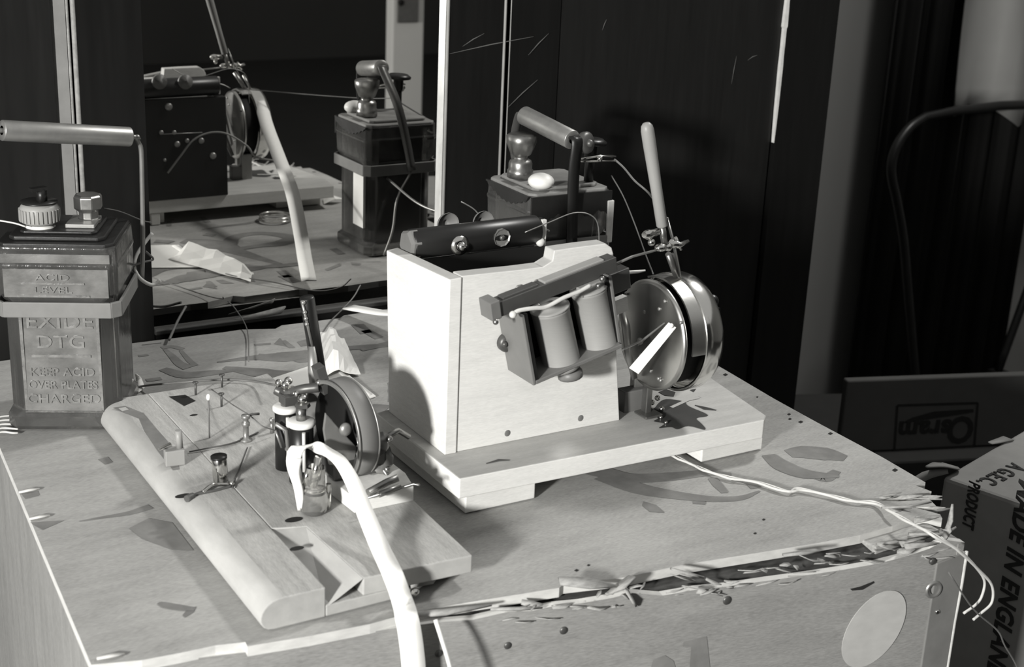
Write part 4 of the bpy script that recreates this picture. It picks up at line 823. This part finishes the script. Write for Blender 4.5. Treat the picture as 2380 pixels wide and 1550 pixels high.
wire('thin_wire', 'thin wire leaving the left edge from the ribbed knob', [P(60, 527, Y=-.175), P(30, 518, Y=-.17), P(-20, 512, Y=-.16), P(-90, 520, Y=-.15)], .0006, 'cord')
wire('thin_wire', 'wire lying along the back edge of the plank to the mechanism', [P(*a, z=b) for a, b in [((300, 905), .003), ((340, 896), .004), ((430, 888), .0195), ((520, 882), .0205), ((590, 886), .021), ((640, 895), .03)]], .0008, 'wire')
wire('thin_wire', 'fine wire arching over the plank from the tall pin to the side bracket', [P(*a, z=b) for a, b in [((492, 905), .022), ((540, 940), .030), ((580, 965), .032), ((610, 990), .028), ((640, 1000), .022)]], .0004, 'wire')
wire('thin_wire', 'fine wire between the brass post and the silver cylinder on the plank', [P(*a, z=b) for a, b in [((575, 1040), .0190), ((560, 1080), .0190), ((548, 1110), .0190), ((540, 1135), .0190)]], .0004, 'wiredk')
wire('thin_wire', 'dark wire behind the stepped terminal block on the plank', [P(*a, z=b) for a, b in [((440, 1050), .0190), ((480, 1042), .0195), ((540, 1030), .0192), ((600, 1005), .0190)]], .0005, 'wiredk')

# ------------------------------------------------------------------ small parts on the plank
def small(name, label, cat, loc): return thing(name, label, cat, loc)
c = P(411, 1083, z=t0)
r = small('terminal_block', 'small stepped pale terminal block with upright post on the plank', 'terminal', c)
q = MB(); q.box(c + V(0, .004, .0050), (.0118, .008, .0100), Matrix.Rotation(-.15, 3, 'Z')); q.build('block', 'rubber', r, bevel=.0006)
q = MB(); q.cyl(c + V(.0035, .004, .010), c + V(.0030, .004, .0215), .0021, 12); q.build('post', 'rubber', r)
q = MB(); q.box(c + V(-.005, .006, .0115), (.008, .003, .0012), Matrix.Rotation(-.3, 3, 'Y')); q.build('clip', 'chrome', r, bevel=.0003)
c = P(520, 1128, z=t0)
r = small('metal_capacitor', 'small upright silver cylinder with bent bright lead on the plank', 'component', c + V(0, 0, 0))
q = MB(); dd = V(-.06, .0, 1); q.lathe([(0, .0005), (.0038, .0005), (.0045, .001), (.0045, .0152), (.0040, .0160), (0, .0160)], c + V(0, .0045, .0005), dd, 24); q.build('can', 'chrome', r)
q = MB(); q.lathe([(0, .0010), (.0049, .0010), (.0049, -.0003), (0, -.0003)], c + V(-.001, .0045, .0164), dd, 20); q.build('dark_cap', 'black', r)
q = MB(); q.tube(cr([c + V(.002, -.0030, .0015), c + V(-.004, -.002, .0022), c + V(-.009, -.0035, .0030), c + V(-.015, -.006, .0012)], 5), .0012, 8); q.sphere(c + V(.004, -.003, .0018), .0016); q.build('lead_wire', 'chrome', r)
q = MB(); q.tube(cr([c + V(.004, -.004, .0006), c + V(-.008, -.006, .0008), c + V(-.018, -.006, .0006), c + V(-.026, -.010, .0008)], 5), [.0009 + .0012 * (i > 11) for i in range(16)], 8); q.build('dark_lead', 'wiredk', r)
c = P(572, 1024, z=t0)
r = small('terminal_post', 'thin ringed brass post standing on the plank beside the mechanism', 'terminal', c)
q = MB(); q.lathe([(0, 0), (.0040, 0), (.0040, .0010), (.0018, .0015), (.0018, .010), (.0026, .0105), (.0026, .0125), (.0018, .013), (.0018, .0150), (.0028, .0155), (.0028, .0175), (0, .018)], c, (0, 0, 1), 16); q.build('shaft', 'lead', r)
q = MB(); q.tube([c + V(0, 0, .0165), c + V(.005, .001, .0170), c + V(.0095, .001, .0165)], .0009, 6); q.build('cross_wire', 'wiredk', r)
c = P(487, 1018, z=t0)
r = small('tall_pin', 'tall thin pin with a white bead upright on the plank', 'pin', c)
q = MB(); q.tube([c, c + V(0, 0, .0270)], .0005, 6); q.build('pin', 'wire', r)
q = MB(); q.sphere(c + V(0, 0, .028), .0014, sq=(1, 1, 1.6)); q.build('bead', 'white', r)
c = P(632, 1006, z=t0)
q = MB(); q.cyl(c, c + V(0, 0, .008), .0013, 10); q.sphere(c + V(0, 0, .009), .0018); tag(q.build('small_screw', 'lead', loc=c), 'small upright screw on the plank close to the side bracket', 'screw')
for px, lb in [((515, 945), 'dark nail in the plank behind the tall pin'), ((455, 918), 'dark nail at the back edge of the plank'), ((516, 900), 'dark nail at the back of the plank nearest the mechanism')]:
    c = P(*px, z=t0); q = MB(); q.cyl(c, c + V(0, 0, .009), .0008, 8); q.lathe([(0, .0008), (.0020, .0006), (.0020, 0), (0, 0)], c + V(0, 0, .009), (0, 0, 1), 12); tag(q.build('nail', 'dkgrey', loc=c), lb, 'nail')

# ------------------------------------------------------------------ loose things on the crate
# crumpled paper
q = MB(); n_ = 9; random.seed(3)
o_ = [P(738, 885, z=.001), P(838, 872, z=.001), P(800, 790, z=.001), P(742, 775, z=.001)]
vs = []
for i in range(n_):
    for j in range(n_):
        s_, t_ = i / (n_ - 1), j / (n_ - 1)
        p_ = (o_[0].lerp(o_[1], s_)).lerp(o_[3].lerp(o_[2], s_), t_)
        h = .004 + .018 * math.exp(-((s_ - .45) ** 2) / .06) * (1 - .5 * t_) + random.uniform(-.002, .002)
        vs.append(V(p_.x, p_.y, max(.0006, h if 0 < i < n_ - 1 and 0 < j < n_ - 1 else .001 + .3 * h)))
fs = [(i * n_ + j, (i + 1) * n_ + j, (i + 1) * n_ + j + 1, i * n_ + j + 1) for i in range(n_ - 1) for j in range(n_ - 1)]
q.add(vs, fs); o = q.build('crumpled_paper', 'paper', loc=o_[0]); o.modifiers.new('solid', 'SOLIDIFY').thickness = .0004
tag(o, 'crumpled white paper lying between the mechanism and the mirror', 'paper')
# folded card seen in the mirror
q = MB(); cpts = [P(x, y, z=.0008, mirror=True) for x, y in [(300, 572), (415, 570), (484, 622), (300, 624)]]
q.prism(cpts, (0, 0, .0006)); a = P(405, 571, z=.0016, mirror=True); b = P(482, 621, z=.0016, mirror=True); q.ribbon([a, b], V(1, 0, 0), .0050, .0012)
a = P(300, 585, z=.0018, mirror=True); b = P(440, 612, z=.0018, mirror=True)
tag(q.build('folded_card', 'paper', loc=cpts[0]), 'flat folded white card beside the crumpled paper, seen in the mirror', 'card')
# metal ring
q = MB(); c = P(640, 510, z=.002, mirror=True)
for h, r_ in [(.0018, .0165), (.0052, .0160)]: q.tube([c + V(r_ * math.cos(2 * math.pi * i / 40), r_ * math.sin(2 * math.pi * i / 40), h - .001) for i in range(41)], .0012, 8, cap=False)
tag(q.build('wire_ring', 'chrome', loc=c), 'bright metal ring lying behind the wooden box, seen in the mirror', 'ring')
c = P(772, 470, z=.001, mirror=True)
q = MB(); q.add([c + V(-.012, .004, 0), c + V(0, .010, .006), c + V(.014, .002, .003), c + V(.002, -.006, .007), c + V(-.004, -.016, .001)], [(0, 3, 1), (1, 3, 2), (0, 4, 3)]); o = q.build('paper_scrap', 'paper', loc=c); o.modifiers.new('solid', 'SOLIDIFY').thickness = .0004
tag(o, 'small torn paper scrap between the dark jar and board, seen in the mirror', 'paper')
# wood shaving near the mirror foot on the ledge
q = MB(); q.ribbon([P(545, 742, Y=-.007), P(600, 733, Y=-.009), P(650, 722, Y=-.011), P(664, 712, Y=-.012)], V(0, .3, 1), [.001, .0045, .006, .001], .0006)
tag(q.build('wood_splinter', 'splint', loc=P(600, 733, Y=-.009)), 'thin splinter of wood resting on the ledge below the mirror', 'splinter')
# white wires bundle at far left on crate
q = MB()
for i in range(5):
    y = 968 + i * 9; q.tube(cr([P(-30, y + 8, z=.002), P(5, y, z=.0025), P(30, y - 2 + i, z=.002), P(42, y + 2, z=.0015)], 4), .0007, 6)
tag(q.build('wire_bundle', 'cord', loc=P(5, 985, z=.002)), 'bundle of white wire ends left of the lettered glass jar foot', 'wire')
q = MB(); c = P(320, 895, z=0); q.ribbon(cr([P(316, 870, z=.012), P(322, 880, z=.007), P(326, 900, z=.002), P(320, 912, z=.001)], 4), V(1, 0, 0), [.001, .004, .006, .001], .0006)
tag(q.build('wood_shaving', 'paper', loc=c), 'curled white shaving by the right foot of the lettered jar', 'shaving')

# ------------------------------------------------------------------ cartons on the floor at the right
zt = -.055
Fc = P(2192, 1108, z=zt); Fe = P(2380, 1172, z=zt); ad = (Fe - Fc).normalized(); rd = V(-ad.y, ad.x, 0)
if rd.x < 0: rd = -rd
gx = thing('printed_carton', 'grey cardboard carton printed with black letters standing beside the crate corner', 'carton', (Fc.x, Fc.y, FZ))
q = MB(); A_ = Fc; B_ = Fc + ad * .24; C_ = B_ + rd * .30; D_ = A_ + rd * .30
dz = V(0, 0, FZ + .001 - zt)
q.hexa([A_ + dz, B_ + dz, C_ + dz, D_ + dz, A_, B_, C_, D_]); q.build('box_body', 'carton', gx, bevel=.003)
q = MB()
def onleft(x, y): return Pp(x, y, Fc, rd) - rd * .0006
def ontop(x, y): return P(x, y, z=zt + .0006)
p1, p2 = onleft(2262, 1135), onleft(2252, 1232)
q.text('PRODUCT', .0125, .0002, (onleft(2262, 1112) + p2) / 2, (0, 0, -1), ad, shear=.2, sx=.62, bold=.0004); q.build('printing', 'ink', gx); q = MB()
p1, p2 = onleft(2362, 1178), onleft(2330, 1560)
mt = onleft(2368, 1100); q.text('MADE IN ENGLAND', .0190, .0002, Fc + ad * ((onleft(2350, 1340) - Fc).dot(ad)) + V(0, 0, onleft(2350, 1352).z - Fc.z) - rd * .0006, (0, 0, -1), ad, shear=.25, sx=.93, bold=.0006); q.build('printing', 'ink', gx); q = MB()
p1, p2 = ontop(2362, 1084), ontop(2290, 1120)
q.text('A G.E.C.', .0190, .0002, (p1 + p2) / 2, (p2 - p1), (p2 - p1).cross(V(0, 0, -1)), shear=.1, sx=(p2 - p1).length / .060, bold=.0004)
q.build('printing', 'ink', gx)
q = MB(); q.ribbon(cr([Fc + V(-.02, .0, .012), Fc + V(-.005, .002, .010), Fc + V(.012, .006, .004), Fc + V(.02, .012, .001)], 4), ad, [.002, .010, .016, .012], .001)
q.build('torn_flap', 'carton', gx); q = MB(); q.ribbon([Fc + rd * .088 + V(-.004, .002, .003), Fc + rd * .10 + V(.01, .002, .001)], ad, [.004, .010], .001); q.build('torn_flap', 'carton', gx); q = MB()
q.ribbon(cr([Fc + V(.004, .0, .004), Fc + V(-.016, .004, .002), Fc + V(-.034, .006, -.008), Fc + V(-.044, .004, -.010)], 4), V(0, .5, 1), [.004, .007, .006, .002], .0012)
q.build('torn_flap', 'carton', gx)
# dim carton behind
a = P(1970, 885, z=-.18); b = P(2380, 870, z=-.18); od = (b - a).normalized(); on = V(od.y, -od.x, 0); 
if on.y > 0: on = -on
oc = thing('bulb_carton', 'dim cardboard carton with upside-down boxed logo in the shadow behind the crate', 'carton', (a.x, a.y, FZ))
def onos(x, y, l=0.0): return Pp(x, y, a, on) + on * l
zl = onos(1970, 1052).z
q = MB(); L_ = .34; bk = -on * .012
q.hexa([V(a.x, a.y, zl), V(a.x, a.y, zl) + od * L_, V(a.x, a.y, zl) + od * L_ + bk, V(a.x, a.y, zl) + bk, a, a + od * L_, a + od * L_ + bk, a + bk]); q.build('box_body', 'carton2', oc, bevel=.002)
q = MB()
fr = [(2085, 942), (2272, 936), (2264, 1036), (2078, 1048)]
for i in range(4):
    p_, r_ = onos(*fr[i], .0006), onos(*fr[(i + 1) % 4], .0006); q.stroke([p_, r_], .0030, 0, nrm=on)
tl = (onos(2080, 1000) + onos(2262, 990)) / 2
q.text('sram', .0330, .0002, onos(2148, 996, .0006), -od, (0, 0, -1), sx=1.0, bold=.0012); q.text('O', .0480, .0002, onos(2232, 995, .0006), -od, (0, 0, -1), sx=.9, bold=.0012)
q.poly([onos(x, y, .0005) for x, y in [(2090, 985), (2120, 970), (2170, 956), (2262, 950), (2262, 958), (2210, 966), (2150, 975)]])
q.build('logo', 'ink', oc)
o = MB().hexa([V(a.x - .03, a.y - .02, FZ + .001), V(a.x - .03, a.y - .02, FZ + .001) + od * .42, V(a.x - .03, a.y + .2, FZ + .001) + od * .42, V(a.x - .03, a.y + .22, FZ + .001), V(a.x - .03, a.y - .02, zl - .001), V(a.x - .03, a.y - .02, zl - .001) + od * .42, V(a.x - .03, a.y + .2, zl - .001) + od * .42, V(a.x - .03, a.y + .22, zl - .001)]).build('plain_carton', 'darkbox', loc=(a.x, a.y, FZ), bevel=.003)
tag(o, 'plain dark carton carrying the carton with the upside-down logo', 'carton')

# ------------------------------------------------------------------ dim background at the right
q = MB(); n_ = 40; vs = []; fs = []
for i in range(n_ + 1):
    x = 1.27 + .37 * i / n_; y = .53 + .006 * math.sin(i * .9) + .003 * math.sin(i * 2.3)
    vs += [V(x, y, FZ + .01), V(x, y, 1.6)]
fs = [(2 * i, 2 * i + 2, 2 * i + 3, 2 * i + 1) for i in range(n_)]
q.add(vs, fs, 0, True); o = q.build('dark_curtain', 'cloth', loc=(1.5, .52, FZ + .01)); o.modifiers.new('solid', 'SOLIDIFY').thickness = .004
tag(o, 'dark hanging curtain in the shadows at the far right', 'curtain')
a, b = P(2290, -60, Y=.46), P(2420, 262, Y=.46)
q = MB(); n_ = 14; vs = []; 
for i in range(n_ + 1):
    for j in range(9):
        s_, t_ = i / n_, j / 8
        x = a.x + (b.x - a.x + .25) * s_; z = b.z + (.35) * t_
        if j == 0: z += .02 * math.sin(i * 1.1)
        vs.append(V(x, .46 + .012 * math.sin(i * 1.4 + j * .3) + .02 * (abs(s_ - .5) * 2) ** 3, z))
fs = [(i * 9 + j, (i + 1) * 9 + j, (i + 1) * 9 + j + 1, i * 9 + j + 1) for i in range(n_) for j in range(8)]
q.add(vs, fs, 0, True); o = q.build('pale_cloth', 'palecloth', loc=(a.x, .46, b.z)); o.modifiers.new('solid', 'SOLIDIFY').thickness = .004
tag(o, 'pale blurred cloth hanging in the upper right corner', 'cloth')
ch = thing('chair', 'dark hoop-backed chair with one thin glint on its rim at the far right', 'chair', (P(2110, 420, Y=.40).x + .08, .40, FZ))
rim = [P(x, y, Y=.40) for x, y in [(2150, 272), (2120, 292), (2096, 320), (2080, 350), (2072, 385), (2074, 420), (2085, 470), (2100, 560), (2112, 700), (2130, 900)]]
hoop = cr(rim, 5); xr = rim[0].x + .16
hoop = [V(2 * xr - p_.x, p_.y, p_.z) for p_ in hoop][::-1] + [V(xr - .10, .40, rim[0].z + .006), V(xr, .40, rim[0].z + .009), V(xr + .10, .40, rim[0].z + .006)][::-1] + hoop
q = MB(); q.tube(hoop, .007, 12); q.build('hoop_back', 'black', ch)
zb = rim[-1].z
q = MB(); q.box2((rim[-1].x - .012, .388, FZ + .001), (rim[-1].x + .012, .412, zb)); q.build('leg', 'black', ch)
q = MB(); q.box2((2 * xr - rim[-1].x - .012, .388, FZ + .001), (2 * xr - rim[-1].x + .012, .412, zb)); q.build('leg', 'black', ch)
# raw chips along the left edge of the lid
for a_, b_ in [((44, 1144), (92, 1136)), ((68, 1206), (116, 1198)), ((225, 1530), (290, 1520))]:
    q = MB(); q.ribbon([P(*a_, z=.0010), P((a_[0] + b_[0]) / 2, (a_[1] + b_[1]) / 2 - 2, z=.0018), P(*b_, z=.0010)], V(0, 1, 0), [.002, .0035, .001], .0008); q.build('edge_chip', 'plyedge', cr_)
